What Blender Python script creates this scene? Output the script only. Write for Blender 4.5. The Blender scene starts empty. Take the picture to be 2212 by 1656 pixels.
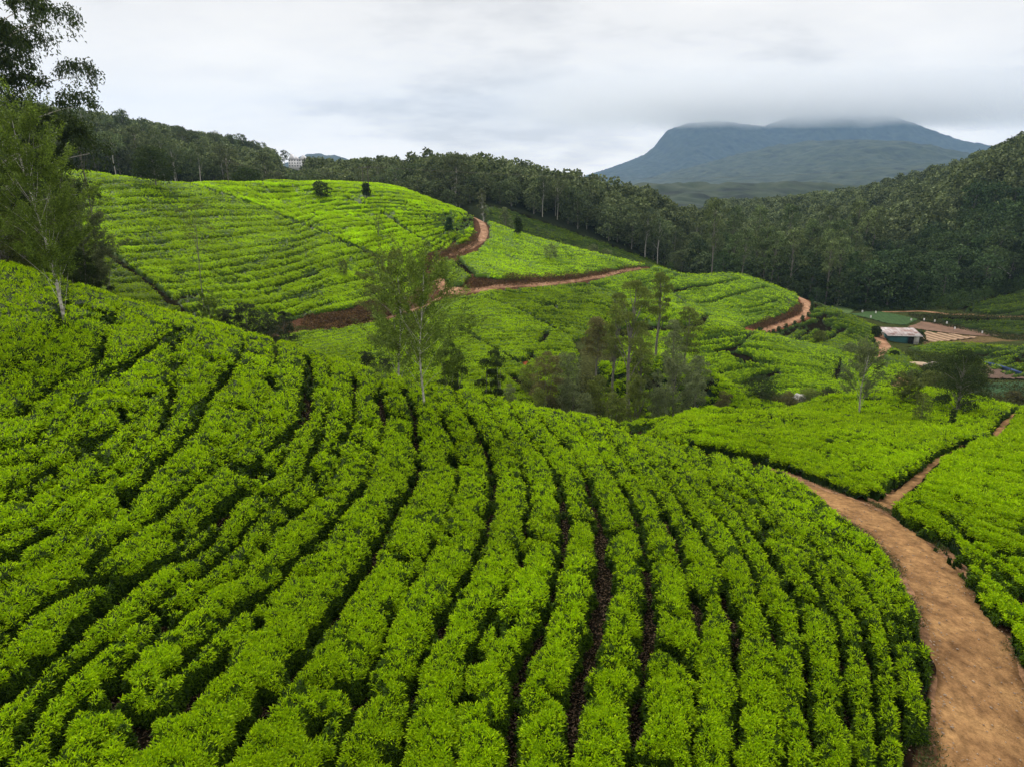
import bpy, math, time
import numpy as np
T0 = time.time()
rng = np.random.default_rng(11)
SC = bpy.context.scene
COL = SC.collection
R = math.radians

# ------------------------------------------------------------------ camera
W0, H0, F0 = 2211.0, 1656.0, 1474.0          # photo units used for measuring
PITCH = math.atan((828 - 380) / F0)
cam_d = bpy.data.cameras.new('camera'); cam = bpy.data.objects.new('camera', cam_d); COL.objects.link(cam)
cam_d.sensor_width = 36.0; cam_d.lens = 36.0 * F0 / W0
cam_d.clip_start = 0.2; cam_d.clip_end = 30000
cam.location = (0, 0, 0); cam.rotation_euler = (math.pi / 2 - PITCH, 0, 0)
SC.camera = cam

# ------------------------------------------------------------------ light
SUN_EL, SUN_AZ = R(52), R(-28)               # azimuth from +Y, negative is left
w = bpy.data.worlds.new("World"); SC.world = w; w.use_nodes = True
nt = w.node_tree; N = nt.nodes; L = nt.links; N.clear()
out = N.new('ShaderNodeOutputWorld')
bg1 = N.new('ShaderNodeBackground'); bg2 = N.new('ShaderNodeBackground'); mixs = N.new('ShaderNodeMixShader')
sky = N.new('ShaderNodeTexSky'); sky.sky_type = 'NISHITA'; sky.sun_disc = False
sky.sun_elevation = SUN_EL; sky.sun_rotation = SUN_AZ
L.new(sky.outputs[0], bg1.inputs[0]); bg1.inputs[1].default_value = 0.1
tc = N.new('ShaderNodeTexCoord'); sep = N.new('ShaderNodeSeparateXYZ'); L.new(tc.outputs['Generated'], sep.inputs[0])
def mth(op, a, b=None, c=None):
    n = N.new('ShaderNodeMath'); n.operation = op
    for i, x in enumerate((a, b, c)):
        if x is None: continue
        if isinstance(x, (int, float)): n.inputs[i].default_value = x
        else: L.new(x, n.inputs[i])
    return n.outputs[0]
zz = mth('ADD', mth('MAXIMUM', sep.outputs[2], 0.0), 0.22)     # overcast deck seen as a flat layer
cx = mth('DIVIDE', sep.outputs[0], zz); cy = mth('DIVIDE', sep.outputs[1], zz)
cmb = N.new('ShaderNodeCombineXYZ'); L.new(cx, cmb.inputs[0]); L.new(cy, cmb.inputs[1])
def cloudnoise(scale, detail, rough, off, sx=1.0):
    mp = N.new('ShaderNodeMapping'); mp.inputs['Location'].default_value = off; mp.inputs['Scale'].default_value = (sx, 1, 1)
    L.new(cmb.outputs[0], mp.inputs[0])
    n = N.new('ShaderNodeTexNoise'); n.inputs['Scale'].default_value = scale; n.inputs['Detail'].default_value = detail
    n.inputs['Roughness'].default_value = rough; L.new(mp.outputs[0], n.inputs[0]); return n.outputs[0]
n1 = cloudnoise(0.75, 4, 0.5, (3.3, 1.2, 0), 0.9); n2 = cloudnoise(2.6, 7, 0.6, (1.7, 5.1, 0), 0.8)
nn = mth('ADD', mth('MULTIPLY', n1, 0.68), mth('MULTIPLY', n2, 0.32))
cr = N.new('ShaderNodeValToRGB'); L.new(nn, cr.inputs[0])
cr.color_ramp.elements[0].position = 0.36; cr.color_ramp.elements[0].color = (0.58, 0.56, 0.54, 1)
cr.color_ramp.elements[1].position = 0.58; cr.color_ramp.elements[1].color = (0.88, 0.835, 0.775, 1)
e = cr.color_ramp.elements.new(0.47); e.color = (0.80, 0.765, 0.72, 1)
L.new(cr.outputs[0], bg2.inputs[0])
low = mth('MAXIMUM', mth('SUBTRACT', 1.0, mth('MULTIPLY', mth('MAXIMUM', sep.outputs[2], 0.0), 5.5)), 0.0)
L.new(mth('ADD', 1.38, mth('MULTIPLY', low, 0.45)), bg2.inputs[1])
mixs.inputs[0].default_value = 0.95
L.new(bg1.outputs[0], mixs.inputs[1]); L.new(bg2.outputs[0], mixs.inputs[2]); L.new(mixs.outputs[0], out.inputs[0])
sd = bpy.data.lights.new('sun', 'SUN'); sun = bpy.data.objects.new('sun', sd); COL.objects.link(sun)
sd.energy = 2.6; sd.angle = R(9); sd.color = (1.0, 0.95, 0.86)
sun.rotation_euler = (math.pi / 2 - SUN_EL, 0, math.pi - SUN_AZ + 0.0)
# the lamp shines along its -Z: aim it from the sun's direction
from mathutils import Vector
sv = Vector((math.sin(SUN_AZ) * math.cos(SUN_EL), math.cos(SUN_AZ) * math.cos(SUN_EL), math.sin(SUN_EL)))
sun.rotation_euler = sv.to_track_quat('Z', 'Y').to_euler(); sun.location = (0, 0, 60)
vs = SC.view_settings; vs.view_transform = 'Standard'; vs.look = 'None'; vs.exposure = 0.0; vs.gamma = 1.0
cy_ = SC.cycles
cy_.max_bounces = 7; cy_.diffuse_bounces = 3; cy_.transmission_bounces = 3; cy_.glossy_bounces = 1; cy_.volume_bounces = 6
cy_.transparent_max_bounces = 8; cy_.sample_clamp_indirect = 4.0; cy_.volume_max_steps = 48

# ------------------------------------------------------------------ helpers
def tag(o, label=None, cat=None, group=None, kind=None):
    if label: o['label'] = label
    if cat: o['category'] = cat
    if group: o['group'] = group
    if kind: o['kind'] = kind
    return o

def hsh(ix, iy, s):
    n = (ix.astype(np.int64) * 374761393 + iy.astype(np.int64) * 668265263 + s * 974634777) & 0x7fffffff
    n = ((n ^ (n >> 13)) * 1274126177) & 0x7fffffff
    return ((n ^ (n >> 16)) & 0xffff) / 65535.0
def vnoise(x, y, s=0):
    ix = np.floor(x); iy = np.floor(y); fx = x - ix; fy = y - iy
    fx = fx * fx * (3 - 2 * fx); fy = fy * fy * (3 - 2 * fy)
    a = hsh(ix, iy, s); b = hsh(ix + 1, iy, s); c = hsh(ix, iy + 1, s); d = hsh(ix + 1, iy + 1, s)
    return (a * (1 - fx) + b * fx) * (1 - fy) + (c * (1 - fx) + d * fx) * fy
def fbm(x, y, o=4, s=0):
    v = 0; a = 0.5; t = 0
    for i in range(o):
        v = v + a * vnoise(x, y, s + i * 7); t += a; a *= 0.5
        x = x * 2.03 + 11.3; y = y * 2.03 - 7.7
    return v / t

class TPS:
    def __init__(self, P, f, lam=1e-5):
        P = np.asarray(P, float); n = len(P); self.P = P
        d2 = ((P[:, None] - P[None]) ** 2).sum(-1)
        K = d2 * np.log(d2 + 1e-12) * 0.5 + lam * np.eye(n)
        A = np.zeros((n + 3, n + 3)); A[:n, :n] = K; A[:n, n] = 1; A[:n, n + 1:] = P; A[n, :n] = 1; A[n + 1:, :n] = P.T
        self.w = np.linalg.solve(A, np.concatenate([np.asarray(f, float), [0, 0, 0]]))
    def __call__(self, X, Y):
        sh = np.shape(X); X = np.ravel(X).astype(float); Y = np.ravel(Y).astype(float); n = len(self.P)
        o = np.empty(len(X)); P = self.P; w = self.w
        for i in range(0, len(X), 20000):
            x = X[i:i + 20000]; y = Y[i:i + 20000]
            d2 = (x[:, None] - P[:, 0]) ** 2 + (y[:, None] - P[:, 1]) ** 2
            d2 *= np.log(d2 + 1e-12)
            o[i:i + 20000] = (d2 @ w[:n]) * 0.5 + w[n] + w[n + 1] * x + w[n + 2] * y
        return o.reshape(sh)

cp_, sp_ = math.cos(PITCH), math.sin(PITCH)
def ray(u, v):
    x = (u - W0 / 2) / F0; yc = -(v - H0 / 2) / F0
    return np.array([x, cp_ + sp_ * yc, -sp_ + cp_ * yc])
def proj(x, y, z):
    d = y * cp_ - z * sp_; d = np.where(np.abs(d) < 0.05, 0.05, d)
    return W0 / 2 + F0 * x / d, H0 / 2 - F0 * (y * sp_ + z * cp_) / d

# ------------------------------------------------------------------ terrain
# measured points of the hills: (photo u, photo v, metres ahead) on top of the tea
VIS = [(0,570,48),(0,700,36),(0,850,29),(0,1000,24),(0,1300,17),(0,1656,11.5),(200,628,48),(200,800,33),
(430,690,48),(430,800,36),(430,1000,26),(430,1300,18),(430,1656,12.2),(650,752,47),(650,850,36),(650,1000,28),
(900,822,44.5),(900,900,37),(900,1000,30.5),(900,1300,19.2),(900,1656,13),(1050,855,47),(1200,890,50),(1200,950,38),(1200,1100,27),(1200,1300,19),(1200,1656,13),
(1290,906,54),(1420,943,48),(1550,985,42),(1700,1028,37),(1800,1095,31.5),(1920,1205,25.5),(2000,1400,18.6),(1960,1656,14),
(1500,1100,28.5),(1500,1300,19.6),(1500,1656,13.2),(1700,1200,23.3),(1700,1400,17.6),(1400,1020,34),(1400,930,50),
(1400,906,62),(1500,900,66),(1500,884,74),(1770,860,88),(1900,846,96),(2100,865,96),(2200,884,88),(1700,920,60),(1700,990,43.5),(1900,1055,35),
(1900,950,52),(2000,900,70),(2095,948,53),(2211,1000,44),(2211,1150,30.5),(2211,1300,22.8),(2000,1130,30),(2211,1500,17.5),(2050,1400,18.8),(2150,1656,14.2),
(1370,762,112),(1500,790,108),(1600,850,102),(1500,860,100),(1350,850,95),
(1530,685,150),(1700,745,142),(1930,800,135),(1600,835,120),(1800,850,118),(1400,650,150),(1600,750,132),(1350,730,138),
(1350,645,165),(1300,605,170),(1600,592,230),(1700,630,215),(1740,655,200),(1640,705,175),(1500,640,195),(1500,600,215),(1430,578,215),
(1380,572,205),(1000,600,150),(1200,600,160),(1200,525,215),(1070,485,215),(1045,500,200),(1100,560,175),
(930,560,165),(960,625,150),(650,685,118),(800,660,128),(650,740,98),(800,740,98),(900,810,84),(1000,700,118),(1010,640,140),(1200,700,125),(1100,780,95),(1200,840,84),(1300,700,138),
(430,670,98),(230,540,120),(100,560,110),(640,560,150),(400,560,130),(400,480,160),(180,450,145),(180,374,172),(335,395,185),(500,396,210),(700,393,240),(880,412,245),(1000,455,225),(700,480,190),(850,500,185),(600,425,215),(585,391,228),
(1100,470,300),(1250,520,290),(1400,570,280),(1060,455,300),
(1850,665,250),(2000,700,220),(2150,700,215),(1940,735,190),(2100,735,195),(2211,750,180),(2100,742,165),(2211,780,150),(2000,752,160),(2150,835,125),(2000,830,125),(1945,820,130),(1900,745,168),(1850,690,190),(1900,722,178),
(2211,640,235),(2100,655,232),(1780,655,215)]
# hidden or wooded ground: (photo u, metres ahead, height)
HID = [(180,196,-0.5),(335,212,-4.0),(500,236,-5.5),(600,252,-6.5),(700,264,-8.0),(880,266,-9.5),(0,60,-9),(0,78,-12.5),(200,62,-11.5),(200,80,-14.5),(430,66,-17.5),(430,80,-19.5),(650,58,-16.5),(650,70,-21.5),(900,54,-18.5),(900,68,-23.5),(1050,60,-22.5),(1200,60,-24.5),(1200,72,-26.5),
(1350,74,-29),(1500,84,-32),(1600,92,-34),(1770,98,-34.5),(1770,108,-37.5),(1900,110,-38),(2100,108,-38),(2211,102,-37),
(180,215,-3),(335,230,-5),(500,262,-9),(700,292,-13),(880,292,-15),(1000,270,-20),(1070,250,-22),(1200,250,-29),(1400,245,-36),(1600,262,-42),(1700,245,-43),
(700,380,-8),(900,385,0.5),(1100,380,-4),(1250,385,-11),(1400,380,-20),(1550,345,-40),(1440,305,-39),(1600,290,-46),(900,480,-12),(1100,490,-26),(1400,470,-42),(1250,490,-36),
(0,300,2),(200,300,2),(0,430,26),(200,430,22),(450,440,9),(640,600,3),(668,740,3),(450,300,-4),(640,420,-4),(800,700,-20),
(2211,380,8),(2000,420,-22),(2000,300,-43),(1850,300,-45),(1850,420,-39),(1850,650,-24),(1650,600,-34),(1500,600,-39),(2100,480,-4),(2130,500,0),(2211,600,17),(2050,560,-7),(1950,660,-16),(1950,820,-32),(2100,820,-25),(2211,850,-12),(1750,820,-38),
(2211,290,-22),(2100,280,-36),(1700,300,-46),(1700,420,-43),
(400,850,0),(1000,850,-30),(1500,850,-42),(2000,850,0),(0,850,30)]
PTS = []; EV = []
def addpt(x, y, z):
    r = math.hypot(x, y); PTS.append((math.atan2(x, y) * 1.3, math.log(r))); EV.append(z / r)
for u, v, Y in VIS:
    d = ray(u, v); t = Y / d[1]; addpt(d[0] * t, Y, d[2] * t)
    if u == 0: addpt(d[0] * t * 1.7, Y, d[2] * t + 0.06 * Y)
    if u == 2211: addpt(d[0] * t * 1.7, Y, d[2] * t)
for u, Y, z in HID:
    x = (u - W0 / 2) / F0 * (Y * cp_ - z * sp_); addpt(x, Y, z)
    if u == 0: addpt(x * 1.7, Y, z + 0.05 * Y)
    if u == 2211: addpt(x * 1.7, Y, z)
for th in (-1.0, -0.5, 0, 0.5, 1.0): PTS.append((th * 1.3, math.log(7.0))); EV.append(-13.2 / 7.0 + (0.25 if th < 0 else 0.0) * abs(th))
SURF = TPS(PTS, EV, 3e-5)
def surf_exact(th, lr):
    r = np.exp(lr); z = SURF(th * 1.3, lr) * r
    k = np.clip((lr - math.log(720)) / 0.5, 0, 1); k = k * k * (3 - 2 * k)
    kb = np.clip((lr - math.log(260)) / 0.3, 0, 1)
    z = z * (1 - k) + (-47) * k
    z = z + kb * (fbm(r * np.sin(th) / 60, r * np.cos(th) / 60, 3, 5) - 0.5) * 9 * (1 - k)
    return np.maximum(z, -80)
BT0, BT1, BR0, BR1 = -1.25, 1.25, math.log(6.0), math.log(8800)
NBT, NBR = 420, 900
bth = np.linspace(BT0, BT1, NBT); blr = np.linspace(BR0, BR1, NBR)
BTH, BLR = np.meshgrid(bth, blr, indexing='ij')
BZ = surf_exact(BTH, BLR)                       # level of the tea tops
HT = 0.8                                        # height of the tea
def S(x, y):
    x = np.asarray(x, float); y = np.asarray(y, float)
    th = np.clip((np.arctan2(x, y) - BT0) / (BT1 - BT0) * (NBT - 1), 0, NBT - 1.001)
    lr = np.clip((np.log(np.hypot(x, y) + 1e-6) - BR0) / (BR1 - BR0) * (NBR - 1), 0, NBR - 1.001)
    i = th.astype(int); j = lr.astype(int); a = th - i; b = lr - j
    return (BZ[i, j] * (1 - a) + BZ[i + 1, j] * a) * (1 - b) + (BZ[i, j + 1] * (1 - a) + BZ[i + 1, j + 1] * a) * b
def G(x, y): return S(x, y) - HT
def cast(u, v, y0=8, y1=900, fn=S):
    d = ray(u, v); Y = np.exp(np.linspace(math.log(y0), math.log(y1), 1500)); t = Y / d[1]
    g = d[2] * t - fn(d[0] * t, Y); k = np.nonzero(g < 0)[0]
    i = k[0] if len(k) else int(np.argmin(g / Y))
    if len(k) and i > 0: f = g[i - 1] / (g[i - 1] - g[i] + 1e-9); y = Y[i - 1] * (1 - f) + Y[i] * f
    else: y = Y[i]
    return d[0] * y / d[1], y
def castline(pts, y0, y1, fn=S): return np.array([cast(p[0], p[1], y0, y1, fn) for p in pts])
print('terrain', time.time() - T0)

def mesh_obj(name, verts, faces, mat, parent=None, col=None, smooth=False, ngon=4, fmat=None, mats=None):
    """faces: (n,k) int array, -1 free; k = 3 or 4; or list of such arrays"""
    me = bpy.data.meshes.new(name)
    verts = np.asarray(verts, np.float32)
    fl = faces if isinstance(faces, list) else [faces]
    fl = [np.asarray(f, np.int32) for f in fl if len(f)]
    me.vertices.add(len(verts)); me.vertices.foreach_set('co', verts.ravel())
    tot = sum(f.size for f in fl); npoly = sum(len(f) for f in fl)
    me.loops.add(tot); me.polygons.add(npoly)
    me.loops.foreach_set('vertex_index', np.concatenate([f.ravel() for f in fl]))
    ls = []; s = 0
    for f in fl:
        k = f.shape[1]; ls.append(np.arange(len(f), dtype=np.int32) * k + s); s += f.size
    me.polygons.foreach_set('loop_start', np.concatenate(ls))
    if fmat is not None: me.polygons.foreach_set('material_index', np.asarray(fmat, np.int32))
    if smooth is True: me.polygons.foreach_set('use_smooth', np.ones(npoly, bool))
    elif smooth is not False: me.polygons.foreach_set('use_smooth', np.asarray(smooth, bool))
    if col is not None:
        a = me.color_attributes.new('Col', 'FLOAT_COLOR', 'POINT')
        c = np.ones((len(verts), 4), np.float32); c[:, :3] = col; a.data.foreach_set('color', c.ravel())
    me.update(calc_edges=True); me.validate(verbose=False)
    for m in (mats or [mat]): me.materials.append(m)
    o = bpy.data.objects.new(name, me); COL.objects.link(o)
    if parent: o.parent = parent
    return o
def empty(name, loc):
    o = bpy.data.objects.new(name, None); COL.objects.link(o); o.location = loc; o.empty_display_size = 0.3; return o

# ------------------------------------------------------------------ materials
def newmat(name):
    m = bpy.data.materials.new(name); m.use_nodes = True; m.node_tree.nodes.clear(); return m
def mk(m):
    nt = m.node_tree
    def n(t, **kw):
        x = nt.nodes.new(t)
        for k, v in kw.items():
            if k in x.inputs: x.inputs[k].default_value = v
            else: setattr(x, k, v)
        return x
    return n, nt.links.new
def leaf_mat(name, trans=0.35, tcol=(1.25, 1.15, 0.5), rough=0.55, spec=0.25, objvar=0.0):
    m = newmat(name); n, l = mk(m)
    at = n('ShaderNodeVertexColor', layer_name='Col')
    c = at.outputs['Color']
    if objvar:
        oi = n('ShaderNodeObjectInfo'); hs = n('ShaderNodeHueSaturation')
        mr = n('ShaderNodeMapRange'); mr.inputs[3].default_value = 1 - objvar; mr.inputs[4].default_value = 1 + objvar * 1.3
        mr2 = n('ShaderNodeMapRange'); mr2.inputs[3].default_value = 0.485; mr2.inputs[4].default_value = 0.515
        sq = n('ShaderNodeMath', operation='FRACT'); sm = n('ShaderNodeMath', operation='MULTIPLY'); sm.inputs[1].default_value = 17.3
        l(oi.outputs['Random'], mr.inputs[0]); l(oi.outputs['Random'], sm.inputs[0]); l(sm.outputs[0], sq.inputs[0]); l(sq.outputs[0], mr2.inputs[0])
        l(mr.outputs[0], hs.inputs['Value']); l(mr2.outputs[0], hs.inputs['Hue']); l(c, hs.inputs['Color']); c = hs.outputs[0]
    p = n('ShaderNodeBsdfPrincipled', Roughness=rough); p.inputs['Specular IOR Level'].default_value = spec
    l(c, p.inputs['Base Color'])
    o = n('ShaderNodeOutputMaterial')
    if trans:
        t = n('ShaderNodeBsdfTranslucent'); mx = n('ShaderNodeMixShader'); mx.inputs[0].default_value = trans
        vm = n('ShaderNodeVectorMath', operation='MULTIPLY'); vm.inputs[1].default_value = tcol
        l(c, vm.inputs[0]); l(vm.outputs[0], t.inputs[0]); l(p.outputs[0], mx.inputs[1]); l(t.outputs[0], mx.inputs[2]); l(mx.outputs[0], o.inputs[0])
    else: l(p.outputs[0], o.inputs[0])
    return m
def noise_mat(name, c1, c2, scale=2.0, rough=0.9, c3=None, bump=0.0, bscale=None, vcol=False, spec=0.2, detail=6, fine=0.0):
    m = newmat(name); n, l = mk(m)
    g = n('ShaderNodeNewGeometry'); t = n('ShaderNodeTexNoise', Scale=scale, Detail=detail, Roughness=0.6); l(g.outputs['Position'], t.inputs[0])
    r = n('ShaderNodeValToRGB'); l(t.outputs[0], r.inputs[0])
    r.color_ramp.elements[0].position = 0.32; r.color_ramp.elements[0].color = (*c1, 1)
    r.color_ramp.elements[1].position = 0.68; r.color_ramp.elements[1].color = (*c2, 1)
    if c3: e = r.color_ramp.elements.new(0.5); e.color = (*c3, 1)
    c = r.outputs[0]
    if vcol:
        at = n('ShaderNodeVertexColor', layer_name='Col'); mm = n('ShaderNodeMix', data_type='RGBA', blend_type='MULTIPLY')
        mm.inputs[0].default_value = 1.0; l(at.outputs[0], mm.inputs[6]); l(c, mm.inputs[7]); c = mm.outputs[2]
    if fine:
        tf = n('ShaderNodeTexNoise', Scale=fine, Detail=8.0, Roughness=0.75); l(g.outputs['Position'], tf.inputs[0]); mr = n('ShaderNodeMapRange'); mr.inputs[1].default_value = .3; mr.inputs[2].default_value = .7; mr.inputs[3].default_value = .45; mr.inputs[4].default_value = 1.5; l(tf.outputs[0], mr.inputs[0])
        vm = n('ShaderNodeVectorMath', operation='SCALE'); l(c, vm.inputs[0]); l(mr.outputs[0], vm.inputs['Scale']); c = vm.outputs[0]
    p = n('ShaderNodeBsdfPrincipled', Roughness=rough); p.inputs['Specular IOR Level'].default_value = spec; l(c, p.inputs['Base Color'])
    if bump:
        t2 = n('ShaderNodeTexNoise', Scale=bscale or scale * 3, Detail=6.0, Roughness=0.65); l(g.outputs['Position'], t2.inputs[0])
        b = n('ShaderNodeBump', Distance=bump); b.inputs['Strength'].default_value = 1.0; l(t2.outputs[0], b.inputs['Height']); l(b.outputs[0], p.inputs['Normal'])
    o = n('ShaderNodeOutputMaterial'); l(p.outputs[0], o.inputs[0]); return m
M_tea = leaf_mat('tea_leaf', 0.34, (1.2, 1.15, 0.5), 0.5, 0.10)
M_leaf = leaf_mat('tree_leaf', 0.42, (1.2, 1.15, 0.6), 0.6, 0.15)
M_forest = leaf_mat('forest_leaf', 0.18, (1.1, 1.1, 0.7), 0.7, 0.1, objvar=0.28)
M_bark = noise_mat('bark_grey', (0.10, 0.09, 0.075), (0.30, 0.28, 0.25), 6, bump=0.02, vcol=False)
M_white = noise_mat('bark_pale', (0.16, 0.145, 0.125), (0.62, 0.60, 0.56), 5, bump=0.01, c3=(0.42, 0.4, 0.36))
M_ground = noise_mat('soil', (0.4, 0.38, 0.38), (1.6, 1.5, 1.4), 2.6, vcol=True, bump=0.07, bscale=9, detail=9, spec=0.0)
M_road = noise_mat('dirt_road', (0.20, 0.108, 0.048), (0.44, 0.255, 0.108), 0.8, c3=(0.33, 0.185, 0.080), vcol=True, fine=3.5, spec=0.05, bump=0.05, bscale=14, detail=12)
M_paint = noise_mat('white_paint', (0.82, 0.82, 0.82), (0.9, 0.9, 0.9), 1, rough=0.7)

# ------------------------------------------------------------------ tea canopy grid
CT0, CT1, CR0, CR1 = -0.84, 0.96, math.log(9.0), math.log(335)
NCT = int((CT1 - CT0) / 0.0023); NCR = int((CR1 - CR0) / 0.0032)
cth = np.linspace(CT0, CT1, NCT); clr = np.linspace(CR0, CR1, NCR)
CTH, CLR = np.meshgrid(cth, clr, indexing='ij')
DTH, DLR = cth[1] - cth[0], clr[1] - clr[0]
CR_ = np.exp(CLR); CX = CR_ * np.sin(CTH); CY = CR_ * np.cos(CTH)
CS = surf_exact(CTH, CLR)
CU, CV = proj(CX, CY, CS)
print('canopy grid', CS.shape, time.time() - T0)

def inpoly(U, V, poly):
    poly = np.asarray(poly, float); ins = np.zeros(U.shape, bool); n = len(poly)
    for i in range(n):
        x1, y1 = poly[i]; x2, y2 = poly[(i + 1) % n]
        if y1 == y2: continue
        c = ((V >= min(y1, y2)) & (V < max(y1, y2)))
        xi = x1 + (V - y1) * (x2 - x1) / (y2 - y1)
        ins ^= c & (U < xi)
    return ins

# every block of tea between roads, paths and spurs: (label, polygon, nearest, farthest)
NEAR_EDGE = [(1296,903),(1330,926),(1420,946),(1551,979),(1600,989),(1687,1016),(1759,1051),(1799,1094),(1847,1130),(1903,1178),(1919,1202),(1967,1274),(1983,1312),(2003,1370),(2019,1426),(2006,1466),(2019,1559),(1954,1566),(1963,1604),(1959,1656),(1930,2600)]
BLOCKS = [
('near', 'large bright green foreground tea slope with curving rows split by dark soil gaps', NEAR_EDGE + [(-4000,2600),(-4000,-1000),(1296,-1000)], 5, 57.5),
('field2', 'smooth yellow-green tea field on the saddle behind the near dirt road, with the dark round tree on it', [(1296,903),(1330,918),(1407,935),(1551,965),(1607,973),(1707,996),(1787,1026),(1860,1052),(1900,1058),(1915,1045),(2005,985),(2060,958),(2110,941),(2140,938),(2211,870),(2500,780),(1290,780)], 30, 112),
('field3', 'green tea field at the right frame edge, right of the near dirt road and the footpath', [(1915,1070),(1925,1080),(1950,1100),(2010,1150),(2060,1190),(2120,1270),(2150,1310),(2180,1328),(2196,1325),(2192,1345),(2215,1400),(2320,1520),(2440,1700),(2620,2000),(3300,3000),(9000,3000),(9000,600),(2500,780),(2211,870),(2140,938),(2110,941),(2060,962),(2005,995),(1950,1040)], 7, 112),
('mainA', 'shaded lower left corner of the big tea hill, below its dark diagonal path', [(-900,480),(217,524),(233,543),(267,570),(320,603),(357,637),(387,657),(430,683),(480,800),(-900,800)], 72, 200),
('mainB', 'left face of the big tea hill with horizontal rows, above the dark diagonal path', [(-900,300),(380,370),(414,398),(467,413),(553,441),(603,462),(653,482),(703,501),(753,524),(790,540),(820,555),(838,600),(830,648),(720,668),(655,679),(600,690),(480,800),(430,683),(217,524),(-900,480)], 72, 262),
('mainC', 'bright crown of the big tea hill with the small dark tree and the pole pair on it', [(380,370),(500,380),(700,370),(900,395),(1010,438),(1024,466),(1028,500),(1015,520),(960,538),(922,545),(915,575),(925,602),(880,640),(830,648),(838,600),(820,555),(790,540),(753,524),(703,501),(653,482),(603,462),(553,441),(467,413),(414,398)], 110, 262),
('tri', 'small triangular tea patch between the hill road and the short dark path', [(950,566),(985,557),(1000,573),(1019,589),(1000,612),(972,612),(962,598)], 130, 195),
('spur2', 'sunlit wedge of tea on the second spur, above the long red earth bank', [(1048,464),(1075,474),(1200,512),(1420,565),(1385,571),(1340,576),(1290,584),(1240,593),(1120,598),(1030,596),(1019,589),(1001,574),(986,561),(990,552),(1030,540),(1056,512),(1058,490)], 150, 242),
('farT', 'dark green tea terraces at the foot of the forested hill, behind the bright spur', [(1040,440),(1100,452),(1200,488),(1300,522),(1460,580),(1300,640),(1040,560)], 252, 322),
('midL', 'tea slope below the red bank in the middle, behind the tree with the white trunk', [(600,722),(655,712),(740,706),(830,690),(900,670),(962,642),(1010,634),(1060,624),(1105,662),(1183,698),(1230,722),(1250,760),(1240,840),(1130,880),(600,880)], 74, 160),
('bowl', 'deep green tea hollow under the long red earth bank, left of the tall gum trees', [(1060,624),(1180,616),(1260,607),(1331,628),(1350,650),(1335,700),(1323,706),(1300,716),(1240,730),(1183,698),(1105,662)], 112, 195),
('spur3', 'curved tea terraces on the third spur, inside the bend of the orange road', [(1260,605),(1300,599),(1335,591),(1400,579),(1440,560),(1600,576),(1705,620),(1722,640),(1725,655),(1712,668),(1660,688),(1605,703),(1560,692),(1528,676),(1506,696),(1468,705),(1335,705),(1350,650),(1331,627)], 135, 252),
('spur4', 'long tea spur descending to the right in front of the orange road bend', [(1323,710),(1468,708),(1506,699),(1528,677),(1605,706),(1700,730),(1955,785),(1965,800),(1938,812),(1905,848),(1760,852),(1600,848),(1450,800),(1330,770)], 112, 162),
('spur5', 'small rounded tea knoll behind the grey-green valley trees', [(1325,775),(1372,752),(1500,778),(1625,850),(1600,920),(1330,920),(1300,830)], 84, 126),
('spurR', 'tea rows on the outer side of the orange road bend, sloping to the tin roofed hut', [(1635,722),(1700,704),(1745,682),(1756,655),(1780,642),(1850,672),(1903,712),(1891,732),(1896,752),(1890,790),(1700,748)], 152, 208),
('patch', 'small tea patch right of the sandy lane, just below the hut', [(1909,766),(1926,748),(1965,772),(1990,800),(1975,812),(1940,795)], 128, 178),
('rhill', 'low tea mound at the right edge between the hut and the blue net fence', [(1962,748),(2050,734),(2211,728),(2500,700),(2500,850),(2211,818),(2125,785),(2080,772),(2000,766)], 135, 186),
('terrR', 'dark patchy tea terrace at the far right edge below the pine wood', [(2070,668),(2150,638),(2260,610),(2500,600),(2500,690),(2211,678),(2100,674)], 196, 250),
('terrR2', 'sparse strip of tea bushes between the far thin track and the brown plots', [(1975,680),(2050,684),(2211,690),(2500,690),(2500,720),(2211,722),(2120,712)], 186, 240),
]
blk = np.full(CS.shape, -1, np.int16)
for k, (nm, lb, poly, y0, y1) in enumerate(BLOCKS):
    mk_ = (blk < 0) & (CY > y0) & (CY < y1) & inpoly(CU, CV, poly)
    blk[mk_] = k
print('blocks', time.time() - T0)
# distance to the edge of any block
D = np.where(blk >= 0, 3.0, 0.0)
cellT = (CR_ * DTH); cellR = (CR_ * DLR)
for it in range(14):
    D[1:] = np.minimum(D[1:], D[:-1] + cellT[1:]); D[:-1] = np.minimum(D[:-1], D[1:] + cellT[:-1])
    D[:, 1:] = np.minimum(D[:, 1:], D[:, :-1] + cellR[:, 1:]); D[:, :-1] = np.minimum(D[:, :-1], D[:, 1:] + cellR[:, :-1])
D = np.minimum(D, 3.0)
edge_soft = 0.12 * (fbm(CX / 0.6, CY / 0.6, 2, 3) - 0.5)
wob = fbm(CX * 0.9, CY * 0.9, 3, 21)          # raggedness of gap edges
wobl = fbm(CX / 3.5, CY / 3.5, 2, 33)

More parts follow.
